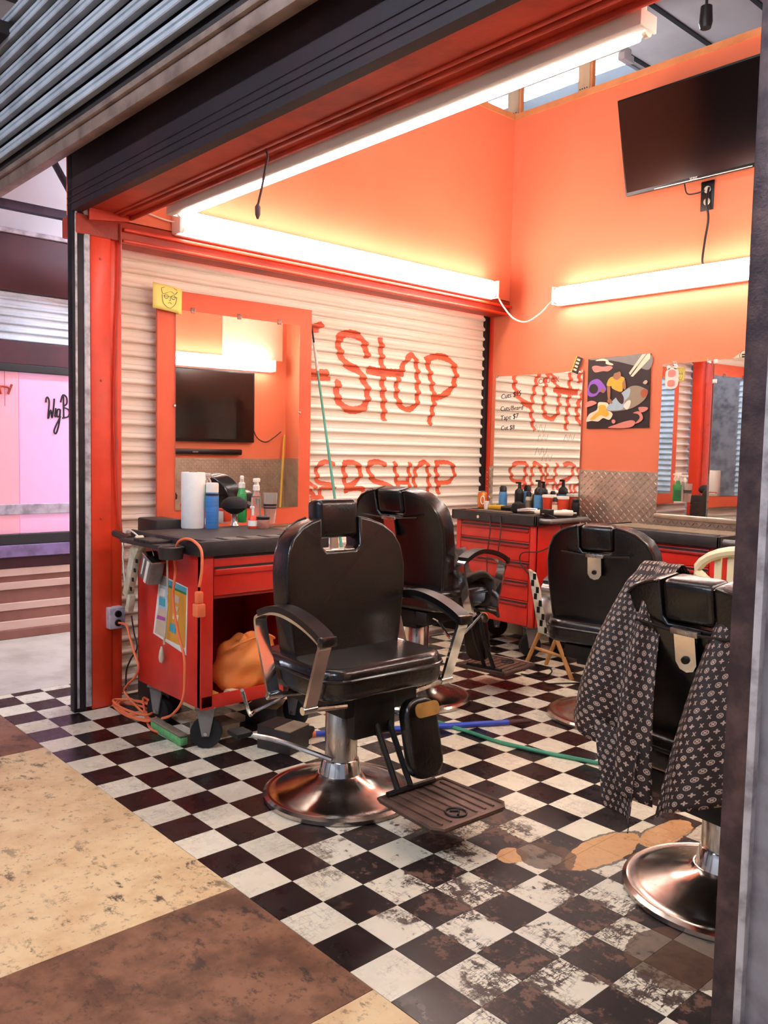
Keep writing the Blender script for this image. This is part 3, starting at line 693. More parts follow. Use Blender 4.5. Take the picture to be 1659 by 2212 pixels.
# space poster
ps = root('poster', 'space poster of a person in a yellow shirt sitting on a rocket', 'poster', (0, YB-.004, 0))
def Zp(x, y): p = G(1225+x*.12056, 750+y*.12056, 1, YB-.01); return (p.x, p.z)
obj('sheet', B().prism([Zp(380, 215), Zp(1500, 108), Zp(1462, 1440), Zp(350, 1460)], 1, -.006, 0), 'art_space', ps, smooth=False)
lv = [0]
def art(name, pts, m, sm_=True, th=.0007):
    lv[0] += 1; y = -.006-.0003*lv[0]
    P = [Zp(*p) for p in pts]
    if sm_: P = [(q.x, q.y) for q in smooth_path([(p[0], p[1], 0) for p in P], 4, True)]
    obj(name, B().prism(P, 1, y-.0004, y+.0003), m, ps, smooth=False)
art('haze', [(385, 225), (900, 170), (1485, 120), (1470, 400), (1200, 330), (800, 240)], 'art_ash', True)
art('beam', [(1110, 460), (1350, 125), (1420, 118), (1130, 500)], 'art_cream', False); art('beam', [(1140, 520), (1440, 118), (1495, 112), (1490, 200), (1180, 530)], 'art_cream', False)
art('comet', [(510, 245), (620, 205), (720, 225), (760, 270), (825, 300), (810, 325), (700, 300), (690, 250), (600, 245)], 'art_cream')
art('cloud', [(450, 360), (520, 330), (640, 350), (760, 335), (820, 365), (740, 430), (640, 430), (500, 450)], 'art_salmon')
art('planet_ring', [(370, 760), (420, 620), (540, 570), (620, 620), (700, 740), (660, 820), (590, 800), (520, 870), (420, 890), (365, 840)], 'art_purple'); art('planet', [(400, 750), (430, 680), (500, 660), (555, 720), (545, 800), (480, 835), (420, 810)], 'art_hair'); art('moon', [(600, 780), (630, 745), (675, 760), (670, 805), (630, 815)], 'art_skin')
art('flame', [(345, 1330), (400, 1200), (540, 1120), (560, 1000), (640, 985), (740, 1010), (760, 1130), (820, 1200), (760, 1300), (650, 1270), (560, 1330), (450, 1320)], 'art_cream'); art('flame_core', [(420, 1290), (500, 1200), (570, 1140), (570, 1050), (680, 1040), (720, 1130), (760, 1200), (700, 1250), (600, 1220), (480, 1300)], 'art_yellow')
art('rocket', [(715, 1090), (830, 950), (980, 820), (1130, 710), (1260, 690), (1380, 730), (1455, 790), (1400, 930), (1250, 1050), (1080, 1120), (780, 1150)], 'art_rgrey'); art('rocket_body', [(715, 1090), (830, 950), (980, 820), (1130, 740), (1115, 880), (1040, 960), (1000, 1110), (780, 1135)], 'art_rblue'); art('rocket_nose', [(1325, 800), (1390, 750), (1455, 790), (1420, 880), (1350, 900)], 'art_rnose')
art('trouser', [(830, 760), (880, 740), (960, 800), (1020, 900), (1010, 1010), (950, 1000), (880, 900)], 'art_maroon'); art('shoe', [(1020, 1040), (1090, 960), (1145, 960), (1130, 1060), (1080, 1120), (1030, 1080)], 'art_white')
art('arm', [(725, 700), (780, 700), (775, 930), (740, 930)], 'art_skin'); art('hand', [(735, 940), (790, 930), (820, 1010), (740, 990)], 'art_skin'); art('arm', [(1000, 560), (1050, 600), (1060, 740), (1015, 740)], 'art_skin')
art('shirt', [(790, 540), (860, 530), (960, 520), (1040, 560), (1000, 640), (1005, 770), (950, 800), (820, 740), (800, 700), (720, 690), (740, 600)], 'art_yellow')
art('head', [(830, 460), (900, 410), (970, 460), (960, 550), (900, 585), (835, 550)], 'art_skin'); art('hair', [(820, 500), (850, 430), (930, 405), (940, 440), (860, 470), (835, 520)], 'art_hair')
art('nebula', [(745, 1445), (900, 1380), (1050, 1330), (1180, 1310), (1230, 1360), (1120, 1440)], 'art_salmon'); art('nebula', [(1190, 1180), (1310, 1150), (1370, 1260), (1330, 1330), (1230, 1370), (1310, 1270), (1280, 1200)], 'art_salmon'); art('nebula', [(1290, 1080), (1440, 1075), (1450, 1120), (1340, 1170)], 'art_salmon'); art('nebula', [(350, 1000), (460, 960), (540, 1010), (350, 1080)], 'art_salmon'); art('asteroid', [(815, 1310), (850, 1295), (880, 1330), (850, 1370), (815, 1350)], 'art_salmon'); art('asteroid', [(1370, 640), (1420, 590), (1455, 620), (1420, 665)], 'art_sand')
# television on the back wall (tilted down), outlet and cord
tv = root('television', 'black flat television tilted down high on the orange back wall', 'television', (-.71, 3.395, 2.92))
tv.rotation_euler = (math.radians(14), 0, 0)
obj('bezel', B().box(0, .97, 0, .035, 0, .56, .006), 'plastic_black', tv); obj('screen', B().box(.012, .958, -.002, .001, .022, .548), 'screen', tv, smooth=False)
obj('bottom_trim', B().box(.2, .8, -.003, .0, .004, .009), 'tin', tv, smooth=False)
text('maker_mark', 'SONY', .018, 'tin', on_back(.43, -.0015, .010), tv)
obj('wall_mount', B().box(.4, .57, .035, .09, .18, .38, .005), 'black_metal', tv)
ol = root('wall_outlet', 'black outlet plate with two sockets under the television', 'outlet', (-.205, YB-.002, 2.84))
obj('plate', B().box(-.04, .04, -.008, 0, -.085, .085, .003), 'plastic_black', ol)
for z in (-.035, .035): obj('socket', B().cyl((0, -.008, z), (0, -.012, z), .021, .019, 14), 'old_white', ol)
obj('hanging_cable', B().tube(smooth_path([(-.19, YB-.02, 2.88), (-.185, YB-.05, 2.79), (-.18, YB-.03, 2.70), (-.20, YB-.02, 2.58), (-.205, YB-.03, 2.47), (-.20, YB-.03, 2.44)], 6), .007, 8), 'cord_black', cat='cord', label='black power cord hanging from the outlet under the television')
obj('signal_cord', B().tube(smooth_path([(-.34, YB-.03, 2.93), (-.32, YB-.03, 2.87), (-.26, YB-.03, 2.86), (-.215, YB-.02, 2.87)], 6), .004, 6), 'cord_black', cat='cord', label='thin dark cord looping below the television to the outlet')
obj('lighting_cable', B().tube(smooth_path([(XL+.06, 3.26, 2.41), (-1.585, 3.29, 2.33), (-1.52, 3.33, 2.245), (-1.44, 3.37, 2.22), (-1.35, 3.40, 2.27), (-1.28, 3.41, 2.33), (-1.235, 3.41, 2.36)], 6), .006, 8), 'cord_white', cat='cable', label='white cable sagging between the two lights in the corner')
# supply wire to the left end of the side light
obj('supply_wire', B().tube(smooth_path([(XL+.01, .56, 2.47), (XL+.02, .66, 2.455), (XL+.03, .75, 2.44), (XL+.03, .80, 2.44)], 5), .004, 6), 'cord_white', cat='wire', label='short pale wire entering the end of the side light')
# pull cord hanging from the beam
a0, a1 = Vector((-.35, .47, 2.40)), Vector((-.42, .47, 2.16))
pc = root('pull_cord', 'brown twisted pull cord hanging below the red front beam', 'cord', a0)
obj('cord', B().tube(smooth_path([(0, 0, 0), (.012, 0, -.03), (0, 0, -.06), (-.02, 0, -.12), (-.05, 0, -.19)], 6), .0045, 6), 'cord_brown', pc)
obj('cord_grip', B().lathe([(.004, .0), (.011, -.012), (.010, -.04), (.004, -.055)], (-.05, 0, -.185), 10), 'cord_brown', pc)
# right-wall things seen in the mirror
tv2 = root('television', 'large flat television on the right wall reflected in the framed mirror', 'television', (XR-.06, 2.46, 1.36))
obj('bezel', B().box(0, .04, -.62, .62, 0, .70, .006), 'plastic_black', tv2); obj('screen', B().box(-.002, .001, -.605, .605, .03, .685), 'screen', tv2, smooth=False)
sb = root('soundbar', 'black soundbar mounted under the right wall television', 'soundbar', (XR-.06, 2.45, 1.235))
obj('body', B().box(0, .05, -.5, .5, 0, .055, .012), 'plastic_black', sb); obj('bracket', B().box(.05, .06, -.2, .2, .01, .05), 'black_metal', sb); obj('badge', B().box(-.002, 0, -.03, .03, .02, .03), 'tin', sb)
obj('hanging_cable', B().tube(smooth_path([(XR-.02, 3.07, 1.55), (XR-.03, 3.12, 1.42), (XR-.03, 3.22, 1.37), (XR-.03, 3.32, 1.42), (XR-.03, 3.40, 1.48)], 6), .005, 6), 'cord_black', cat='cord', label='black cord drooping beside the right wall television')
br = root('yellow_broom', 'yellow handled broom leaning in the back right corner', 'broom', (XR-.25, 3.25, 0))
obj('handle', B().tube([(0, 0, .2), (.20, .18, 1.45)], .011, 8), 'art_yellow', br); obj('brush_head', B().box(-.12, .1, -.05, .05, 0, .2, .02), 'bristle', br)
# teal rod leaning on the shutter
rd = root('fishing_rod', 'thin teal rod leaning on the cream shutter beside the mirror board', 'rod', (-1.60, 2.02, 0))
p0, p1 = Vector((0, 0, 0)), Vector((-.245, -.21, 2.10))
obj('shaft', B().tube([p0, p0.lerp(p1, .85)], [.011, .007], 8), 'teal_pole', rd); obj('ferrule', B().tube([p0.lerp(p1, .85), p0.lerp(p1, .93)], [.009, .009], 8), 'white_plastic', rd); obj('tip', B().tube([p0.lerp(p1, .93), p1], [.006, .004], 8), 'plastic_black', rd)

# ================================================================== TOOL CARTS
def caster(r, x, y, h, yaw=0.):
    c = bpy.data.objects.new('caster', None); COL.objects.link(c); c.parent = r; c.location = (x, y, 0); c.rotation_euler.z = yaw
    R = h*.36
    obj('wheel', B().cyl((0, -.016, R), (0, .016, R), R, R, 20), 'rubber_black', c)
    b = B(); b.box(-.045, .045, -.04, .04, h-.012, h, .003)
    for s in (-1, 1): b.prism([(-.04, h-.012), (.04, h-.012), (.016, R-.012), (-.016, R-.012)], 1, s*.022-.003*s, s*.028)
    obj('fork', b, 'steel_grey', c, smooth=False)
    obj('axle', B().cyl((0, -.034, R), (0, .034, R), .008, .008, 8), 'tin', c)
cart = root('tool_cart', 'red rolling tool cart with open shelf under the orange framed mirror', 'tool cart', (-1.11, .75, 0))
x0, x1, y0, y1 = -.29, .29, -.27, .33
obj('side_panel', B().box(x0, x1, y0, y0+.018, .19, .86, .004), 'cart_red', cart); obj('side_panel', B().box(x0, x1, y1-.018, y1, .19, .86, .004), 'cart_red', cart)
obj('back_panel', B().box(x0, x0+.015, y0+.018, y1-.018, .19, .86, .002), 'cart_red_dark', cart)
obj('corner_post', B().box(x1-.03, x1+.004, y0, y0+.06, .19, .855, .005), 'cart_red', cart); obj('corner_post', B().box(x1-.03, x1+.004, y1-.06, y1, .19, .855, .005), 'cart_red', cart)
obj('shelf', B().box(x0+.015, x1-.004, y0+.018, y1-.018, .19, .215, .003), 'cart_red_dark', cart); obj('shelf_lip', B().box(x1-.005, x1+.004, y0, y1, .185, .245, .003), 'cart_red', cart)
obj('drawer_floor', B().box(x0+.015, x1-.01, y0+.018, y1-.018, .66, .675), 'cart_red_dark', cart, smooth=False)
dr = obj('drawer', B().box(x1-.012, x1+.002, y0+.062, y1-.062, .675, .845, .003), 'cart_red', cart)
obj('drawer_pull', B().box(x1+.0, x1+.014, y0+.064, y1-.064, .765, .79, .004), 'cart_red', dr); obj('pull_shadow_gap', B().box(x1+.0, x1+.004, y0+.064, y1-.064, .79, .800), 'tray_black', dr, smooth=False)
obj('pull_shadow_gap', B().box(x1+.0, x1+.004, y0+.064, y1-.064, .835, .845), 'tray_black', dr, smooth=False)
tt = obj('top_tray', B().box(x0-.03, x1+.03, y0-.02, y1+.06, .852, .905, .008), 'tray_black', cart)
obj('tray_mat', B().box(x0+.0, x1-.12, y0+.02, y1+.03, .905, .909), 'dark_box', tt, smooth=False)
for k in range(5): obj('tray_slot_rim', B().box(x1-.10, x1+.0, y0+.03+.11*k, y0+.12+.11*k, .904, .912, .003).box(x1-.09, x1-.01, y0+.04+.11*k, y0+.11+.11*k, .9125, .913), 'tray_black', tt)
obj('tray_rim', B().box(x1+.015, x1+.032, y0-.022, y1+.062, .85, .915, .005).box(x0-.032, x1+.03, y0-.024, y0-.008, .85, .915, .005), 'tray_black', tt)
obj('lock', B().cyl((x1+.03, .12, .882), (x1+.037, .12, .882), .012, .011, 14), 'chrome', tt)
hd_ = obj('side_holder', B().box(x0+.06, x1-.12, y0-.12, y0-.022, .868, .888, .004), 'tray_black', cart, label='black moulded side holder')
for k in range(6): obj('holder_rib', B().box(x0+.22+.028*k, x0+.232+.028*k, y0-.13, y0-.02, .888, .902, .003), 'tray_black', hd_)
obj('holder_cup', B().lathe([(.034, -.05), (.05, -.05), (.055, .0), (.045, .004), (.036, 0), (.034, -.045)], (x1-.10, y0-.085, .885), 20), 'tray_black', hd_)
obj('holder_bar', B().tube([(x0-.12, y0-.06, .89), (x0+.08, y0-.08, .88)], .018, 8), 'tray_black', hd_)
for (cx, cy, ya) in ((x1-.05, y0+.06, .9), (x0+.12, y0+.05, .3), (x1-.05, y1-.06, .2), (x0+.08, y1-.06, .6)): caster(cart, cx, cy, .19, ya)
# storage bin behind the cart
obj('black_bin', B().box(-1.66, -1.45, .60, .74, .86, .95, .01).box(-1.66, -1.45, .60, .74, .0, .858, .01), 'dark_box', cat='bin', label='tall black bin between the red post and the mirror cart')
def tool_chest(loc, w, d, h, lab, rows, holder):
    r = root('tool_chest', lab, 'tool chest', loc)
    z0 = .20; hz = h-.065
    obj('body', B().box(0, w, .012, d, z0, hz, .004), 'cart_red', r)
    for xx in (0, w-.04): obj('corner_post', B().box(xx, xx+.04, 0, .03, z0, hz, .004), 'cart_red', r)
    zs = [hz-.012]
    for q in rows: zs.append(zs[-1]-q)
    for a, c in zip(zs, zs[1:]):
        dd = obj('drawer', B().box(.045, w-.045, .0, .013, c+.006, a, .002), 'cart_red', r)
        obj('handle', B().box(.046, w-.046, -.014, .0, a-.034, a-.016, .005), 'cart_red_dark', dd); obj('handle_shadow_gap', B().box(.046, w-.046, -.002, .001, a-.016, a-.004), 'tray_black', dd, smooth=False)
    t_ = obj('top_tray', B().box(-.02, w+.02, -.025, d+.01, hz, h-.008, .006), 'tray_black', r)
    obj('tray_rim', B().box(-.022, w+.022, -.03, -.012, hz+.004, h, .004).box(w+.006, w+.022, -.03, d+.01, hz+.004, h, .004).box(-.022, -.006, -.03, d+.01, hz+.004, h, .004), 'tray_black', t_)
    obj('tray_mat', B().box(.02, w-.02, .14, d-.03, h-.008, h-.004), 'cardboard', t_, smooth=False)
    for k in range(6): obj('tray_slot', B().box(.03+k*(w-.06)/6, .02+(k+1)*(w-.06)/6, .02, .11, h-.008, h-.003, .002), 'seam_dark', t_)
    obj('lock', B().cyl((w*.33, -.03, hz+.03), (w*.33, -.036, hz+.03), .012, .011, 14), 'chrome', t_)
    if holder:
        obj('push_bar', B().tube(smooth_path([(w+.02, .02, h-.03), (w+.09, .03, h-.03), (w+.10, .06, h-.03), (w+.10, d-.06, h-.03), (w+.09, d-.03, h-.03), (w+.02, d-.02, h-.03)], 4), .016, 10), 'steel_grey', r, label='grey tubular push bar')
    for xx, yy in ((.07, .06), (w-.06, .06), (.07, d-.06), (w-.06, d-.06)): caster(r, xx, yy, .20, .5+xx)
    return r
tool_chest((-1.655, 2.95, 0), .675, .44, .918, 'red five drawer tool chest in the corner below the price list mirror', (.10, .125, .125, .13, .16), True)
tool_chest((-.57, 2.96, 0), .78, .44, .895, 'red tool chest with empty black top under the bear sticker mirror', (.10, .12, .13, .13, .14), True)
# things hung on the left cart
pp = root('power_strip', 'grubby white power strip hanging beside the mirror cart', 'power strip', G(285, 1170, 1, .40))
def pst(n, u0, v0, u1, v1, w, th, m, par, off, **k):
    a = G(u0, v0, 1, .40)-par.location; c = G(u1, v1, 1, .40)-par.location; d = (c-a); L = d.length
    b = B(); b.box(-w/2, w/2, -th/2, th/2, -L, 0, .004); b.rot(-math.atan2(-d.x, -d.z)*-1 if False else math.atan2(-d.x, -d.z), 'Y'); b.move(a+Vector((0, off, 0)))
    return obj(n, b, m, par, **k)
s1 = pst('strip_head', 306, 1166, 292, 1200, .06, .04, 'old_white', pp, 0); s2 = pst('strip_body', 293, 1195, 276, 1286, .048, .035, 'old_white', pp, 0); s3 = pst('strip_tail', 284, 1284, 279, 1320, .03, .03, 'old_white', pp, 0)
for k in range(4):
    q = G(295-4.2*k, 1212+20*k, 1, .382)-pp.location; obj('socket', B().box(q.x-.007, q.x-.003, q.y-.002, q.y+.003, q.z-.009, q.z+.009).box(q.x+.004, q.x+.008, q.y-.002, q.y+.003, q.z-.009, q.z+.009), 'ink', s2, smooth=False)
c1 = G(328, 1228, 1, .43)
cl = root('clipper_box', 'silver charger box hanging beside the power strip', 'charger', c1)
b = B(); b.box(-.05, .05, -.035, .035, -.06, .06, .012).rot(math.radians(22), 'Y'); obj('case', b, 'steel_grey', cl)
obj('panel', B().box(.012, .034, -.039, -.034, -.055, .05, .003).rot(math.radians(22), 'Y'), 'white_plastic', cl); obj('panel', B().box(-.022, -.012, -.039, -.034, -.035, .045, .003).rot(math.radians(22), 'Y'), 'white_plastic', cl)
obj('rim', B().box(-.054, .054, -.038, .038, .05, .062, .006).rot(math.radians(22), 'Y'), 'tin', cl); obj('hook', B().tube(smooth_path([(.02, 0, .06), (.0, .0, .10), (.03, .0, .125)], 4), .003, 6), 'tin', cl)
# flyer on the cart side
def cs(u, v, y=.474): q = G(u, v, 1, y); return (q.x, q.z)
fy = root('flyer', 'colourful yellow and blue flyer stuck on the side of the mirror cart', 'flyer', (0, .479, 0))
obj('sheet', B().prism([cs(344, 1240), cs(404, 1270), cs(401, 1416), cs(330, 1368)], 1, -.003, 0), 'art_white', fy, smooth=False)
for n, (pts, m) in enumerate((([(362, 1266), (402, 1285), (399, 1400), (358, 1380)], 'art_amber'), ([(362, 1252), (403, 1271), (402, 1282), (362, 1264)], 'art_teal'), ([(362, 1263), (402, 1281), (402, 1286), (362, 1268)], 'art_leaf'), ([(345, 1262), (361, 1268), (360, 1319), (342, 1312)], 'art_rblue'), ([(344, 1240), (361, 1249), (361, 1268), (344, 1262)], 'art_ash'), ([(342, 1312), (360, 1319), (358, 1380), (334, 1366)], 'art_sand'), ([(340, 1328), (357, 1334), (357, 1342), (338, 1336)], 'art_mag'), ([(368, 1345), (380, 1350), (379, 1370), (366, 1362)], 'art_teal'), ([(378, 1285), (388, 1290), (386, 1305), (376, 1300)], 'art_sand'), ([(376, 1308), (386, 1312), (384, 1322), (375, 1318)], 'art_sand'), ([(375, 1325), (386, 1330), (384, 1342), (373, 1336)], 'art_cream'), ([(346, 1270), (357, 1274), (356, 1290), (345, 1286)], 'art_white'), ([(345, 1290), (357, 1294), (356, 1310), (344, 1306)], 'art_teal'))):
    obj('print_block', B().prism([cs(*p) for p in pts], 1, -.0035-.0003*n, -.003), m, fy, smooth=False)
# orange extension cord: draped plug, drop to the floor and coil
ec = root('extension_cord', 'orange extension cord draped over the cart and coiled on the floor', 'cord', (-1.0, .45, 0))
W0 = ec.location
def cp3(pts): return smooth_path([Vector(p)-W0 for p in pts], 8)
gp = lambda u, v, y: tuple(G(u, v, 1, y))
obj('draped_cord', B().tube(cp3([gp(430, 1268, .42), gp(436, 1230, .43), gp(435, 1190, .43), gp(420, 1170, .43), gp(402, 1164, .44), gp(385, 1172, .43), gp(377, 1200, .43), gp(379, 1235, .43), gp(374, 1280, .43), gp(378, 1330, .43), gp(388, 1380, .44), gp(398, 1420, .44), gp(399, 1460, .44), gp(397, 1500, .44), gp(388, 1525, .44), gp(370, 1545, .46), gp(350, 1552, .47)]), .006, 8), 'cord_orange', ec)
obj('plug', B().box(-.022, .022, -.02, .02, -.085, -.03, .006).box(-.015, .015, -.014, .014, -.03, .02, .006).move(Vector(gp(430, 1288, .42))-W0), 'cord_orange', ec, label='orange three way plug')
pts = [gp(252, 1345, .49), gp(272, 1350, .48), gp(280, 1375, .47), gp(290, 1410, .46), gp(299, 1440, .46), gp(292, 1462, .47), gp(275, 1480, .49), gp(272, 1500, .50)]
rr = random.Random(11); cx, cy = -1.46, .50
for k in range(30):
    a = k*1.15; R_ = .10+.05*rr.random(); pts.append((cx+R_*1.3*math.cos(a)+rr.uniform(-.03, .03), cy+R_*.62*math.sin(a), .012+.0012*k+rr.uniform(0, .006)))
pts += [(-1.25, .46, .01), (-1.13, .47, .008)]
obj('coiled_cord', B().tube(cp3(pts), .006, 6), 'cord_orange', ec)
obj('black_lead', B().tube(smooth_path([gp(284, 1330, .47), gp(290, 1370, .47), gp(296, 1400, .47), gp(282, 1425, .48), gp(273, 1450, .49), gp(272, 1490, .5)], 6), .004, 6), 'cord_black', cat='cord', label='thin black lead hanging from the power strip')
obj('white_lead', B().tube(smooth_path([gp(272, 1280, .44), gp(266, 1210, .44), gp(268, 1160, .44), gp(278, 1145, .45), gp(300, 1160, .42), gp(300, 1170, .40)], 6), .004, 6), 'cord_white', cat='cord', label='pale lead looping over the black holder beside the post')
tc = root('dangling_lead', 'tan lead with a bulb shaped end hanging over the flyer', 'cord', (0, .455, 0))
obj('lead', B().tube(smooth_path([Vector(gp(361, 1180, .455))-Vector((0, .455, 0)), Vector(gp(362, 1290, .455))-Vector((0, .455, 0)), Vector(gp(359, 1340, .455))-Vector((0, .455, 0)), Vector(gp(354, 1392, .455))-Vector((0, .455, 0))], 6), .0045, 6), 'old_white', tc)
q = Vector(gp(349, 1420, .455))-Vector((0, .455, 0)); obj('end_bulb', B().lathe([(.004, .05), (.010, .03), (.014, .0), (.010, -.02), (.004, -.025)], q, 10), 'old_white', tc)
# orange bag and clutter on the cart shelf
bg = root('orange_bag', 'crumpled orange cloth bag on the lower shelf of the mirror cart', 'bag', (-.96, .80, .216))
def bagf(u, v):
    a = 2*PI*u; e = PI*(v-.5); n = .010*math.sin(3*a+3*e)+.006*math.sin(6*a-5*e)+.007*math.sin(7*e+2*a)
    return (math.cos(e)*math.cos(a)*(.12+n), math.cos(e)*math.sin(a)*(.165+n), max(.0, .10+math.sin(e)*(.13+n)+.03*math.sin(a)*math.cos(e)))
obj('bag_body', B().grid(bagf, 48, 24), 'bag_orange', bg, ang=100); obj('bag_strap', B().tube(smooth_path([(.06, -.12, .20), (.10, -.06, .235), (.10, .04, .245), (.05, .12, .21)], 6), .007, 6), 'bag_orange', bg)
sh = .216
for n, (x, y, sx_, sy_, sz_, m, lab) in enumerate(((-.88, .57, .05, .05, .022, 'art_yellow', 'small yellow packet on the cart shelf before the orange bag'), (-.86, .66, .05, .06, .02, 'note_tan', 'folded tan paper on the cart shelf before the orange bag'), (-.86, .96, .04, .05, .025, 'dark_box', 'dark pouch on the cart shelf beside the orange bag'), (-1.2, .56, .10, .08, .10, 'white_plastic', 'pale box at the back of the cart shelf'))):
    o = root(['packet', 'paper', 'pouch', 'carton'][n], lab, ['packet', 'paper', 'pouch', 'box'][n], (x, y, sh), .4*n)
    obj('body', B().box(-sx_/2, sx_/2, -sy_/2, sy_/2, 0, sz_, .006), m, o); obj('flap', B().box(-sx_/2+.004, sx_/2-.004, -sy_/2+.004, 0, sz_, sz_+.004, .002), m, o)
# things standing on the left cart
ZC = .909
def at(u, v, z=ZC): q = G(u, v, 2, z); return (q.x, q.y, z)
pt = root('paper_towel_roll', 'white paper towel roll standing on the mirror cart', 'paper towel', at(417, 1140))
obj('roll', B().lathe([(.02, .0), (.056, .0), (.058, .004), (.058, .271), (.056, .275), (.02, .275)], (0, 0, 0), 28), 'paper_white', pt); obj('core', B().lathe([(.016, .272), (.02, .272), (.02, .277), (.016, .277)], (0, 0, 0), 16), 'cardboard', pt)
def spray_can(lab, loc, r, h, body, cap, capm, name='spray_can'):
    o = root(name, lab, 'can', loc)
    obj('body', B().lathe([(r*.96, 0), (r, .004), (r, h*.76), (r*.9, h*.79)], (0, 0, 0), 24), body, o); obj('band', B().lathe([(r*1.01, h*.72), (r*1.01, h*.765)], (0, 0, 0), 24), 'ink', o)
    obj('cap', B().lathe([(r*.97, h*.79), (r*.97, h*.97), (r*.9, h)], (0, 0, 0), 24), capm, o)
    return o
sc = spray_can('blue spray can with white cap beside the paper towel roll', at(458, 1141), .032, .225, 'blue_label', 1, 'white_plastic')
obj('white_label', B().box(-.012, .012, -.0335, -.031, .02, .05).rot(-.6, 'Z'), 'paper_white', sc, smooth=False)
db = root('duster_brush', 'black neck duster brush with silver handle standing on the mirror cart', 'brush', at(506, 1137))
obj('handle', B().lathe([(.022, 0), (.024, .004), (.018, .02), (.014, .04), (.016, .062), (.02, .066)], (0, 0, 0), 18), 'chrome', db)
obj('bristles', B().lathe([(.018, .064), (.04, .075), (.066, .095), (.068, .115), (.055, .135), (.03, .15)], (0, 0, 0), 24), 'bristle', db)
def trigger_bottle(lab, loc, body, head, w, d, h, rz=0.):
    o = root('spray_bottle', lab, 'bottle', loc, rz)
    obj('body', B().prism(rrect(w, d, min(w, d)*.35, 4), 2, 0, h, .008), body, o); obj('shoulder', B().lathe([(min(w, d)*.5, h), (.016, h+.03), (.014, h+.04)], (0, 0, 0), 16), body, o)
    t = obj('trigger_head', B().lathe([(.018, h+.035), (.018, h+.06), (.012, h+.065), (.010, h+.08)], (0, 0, 0), 14).box(-.03, .035, -.010, .010, h+.078, h+.10, .005), head, o)
    obj('trigger', B().tube([(.018, 0, h+.08), (.032, 0, h+.06), (.034, 0, h+.035)], .005, 6), head, t); obj('nozzle', B().cyl((.035, 0, h+.09), (.045, 0, h+.09), .007, .006, 10), head, t)
    return o
gb = trigger_bottle('green trigger spray bottle behind the black duster brush', at(522, 1128), 'green_plastic', 'white_plastic', .085, .05, .15, 2.6)
obj('label', B().box(-.03, .03, -.0262, -.0245, .03, .10), 'leaf' if 'leaf' in MATS else 'art_leaf', gb, smooth=False)
trigger_bottle('clear trigger spray bottle beside the green spray bottle', at(553, 1130), 'clear_plastic', 'white_plastic', .05, .05, .14, 2.2)
cj = root('plastic_tumbler', 'tall clear plastic tumbler behind the small jar on the mirror cart', 'cup', at(583, 1131))
obj('wall', B().lathe([(.028, 0), (.03, .003), (.038, .165), (.036, .165), (.028, .004), (.0, .004)], (0, 0, 0), 24), 'clear_plastic', cj); obj('band', B().lathe([(.0353, .095), (.0357, .106)], (0, 0, 0), 24), 'ink', cj); obj('band', B().lathe([(.0348, .082), (.0351, .089)], (0, 0, 0), 24), 'ink', cj)
j = root('jar', 'small round jar with black lid in front of the clear tumbler', 'jar', at(568, 1141))
obj('glass', B().lathe([(.03, 0), (.033, .004), (.033, .04), (.03, .045)], (0, 0, 0), 20), 'amber_jar', j); obj('lid', B().lathe([(.034, .045), (.034, .058), (.03, .061)], (0, 0, 0), 20), 'plastic_black', j)
j = root('lotion_bottle', 'short red and white pump bottle beside the small jar', 'bottle', at(546, 1141))
obj('body', B().lathe([(.022, 0), (.024, .004), (.024, .05), (.012, .065)], (0, 0, 0), 18), 'tub_red', j); obj('label', B().lathe([(.0245, .012), (.0245, .04)], (0, 0, 0), 18), 'paper_white', j); obj('pump', B().cyl((0, 0, .065), (0, 0, .10), .006, .006, 8).box(-.02, .008, -.006, .006, .098, .11, .003), 'white_plastic', j)
j = root('talc_box', 'white carton with red edge behind the blue spray can', 'box', at(480, 1130), .3)
obj('carton', B().box(-.035, .035, -.025, .025, 0, .07, .012), 'white_plastic', j); obj('red_edge', B().box(-.037, .037, -.027, .0, .066, .08, .006).box(.03, .04, -.027, .027, .01, .075, .004), 'tub_red', j)
# things on the corner chest
ZQ = .914
def aq(u, v):
    q = G(u, v, 2, ZQ)
    if q.y > 3.32: q = G(u, v, 1, 3.32)
    return (q.x, q.y, ZQ)
so = root('soda_can', 'orange soft drink can on the corner of the tool chest', 'can', aq(1041, 1098))
obj('body', B().lathe([(.024, 0), (.031, .008), (.032, .012), (.032, .105), (.027, .118), (.027, .121), (.024, .118)], (0, 0, 0), 22), 'soda_orange', so); obj('rim', B().lathe([(.0275, .116), (.0285, .121), (.025, .122), (.022, .119)], (0, 0, 0), 22), 'tin', so)
ring = [(.0325*math.cos(-.75+a*.28/.6), .0325*math.sin(-.75+a*.28/.6), .06+b_) for a, b_ in [(.9*math.cos(t*PI/8), .028*math.sin(t*PI/8)) for t in range(16)]]
obj('can_print', B().tube(ring, .004, 6, True), 'paper_white', so)
def bottle(name, lab, loc, r, h, bm1, capm, band=None, pump=False):
    o = root(name, lab, 'bottle', loc)
    obj('body', B().lathe([(r*.92, 0), (r, .005), (r, h*.62), (r*.92, h*.72), (r*.45, h*.8)], (0, 0, 0), 20), bm1, o)
    if band: obj('label', B().lathe([(r*1.015, h*.12), (r*1.015, h*.55)], (0, 0, 0), 20), band, o)
    if pump: obj('pump', B().cyl((0, 0, h*.78), (0, 0, h), r*.4, r*.3, 10).box(-.03, .01, -.008, .008, h*.97, h*1.04, .003), capm, o)
    else: obj('cap', B().lathe([(r*.85, h*.74), (r*.85, h*.92), (r*.5, h)], (0, 0, 0), 16), capm, o)
    return o
bottle('water_bottle', 'blue water bottle with black cap beside the orange can', aq(1086, 1090), .03, .165, 'blue_can', 'plastic_black')
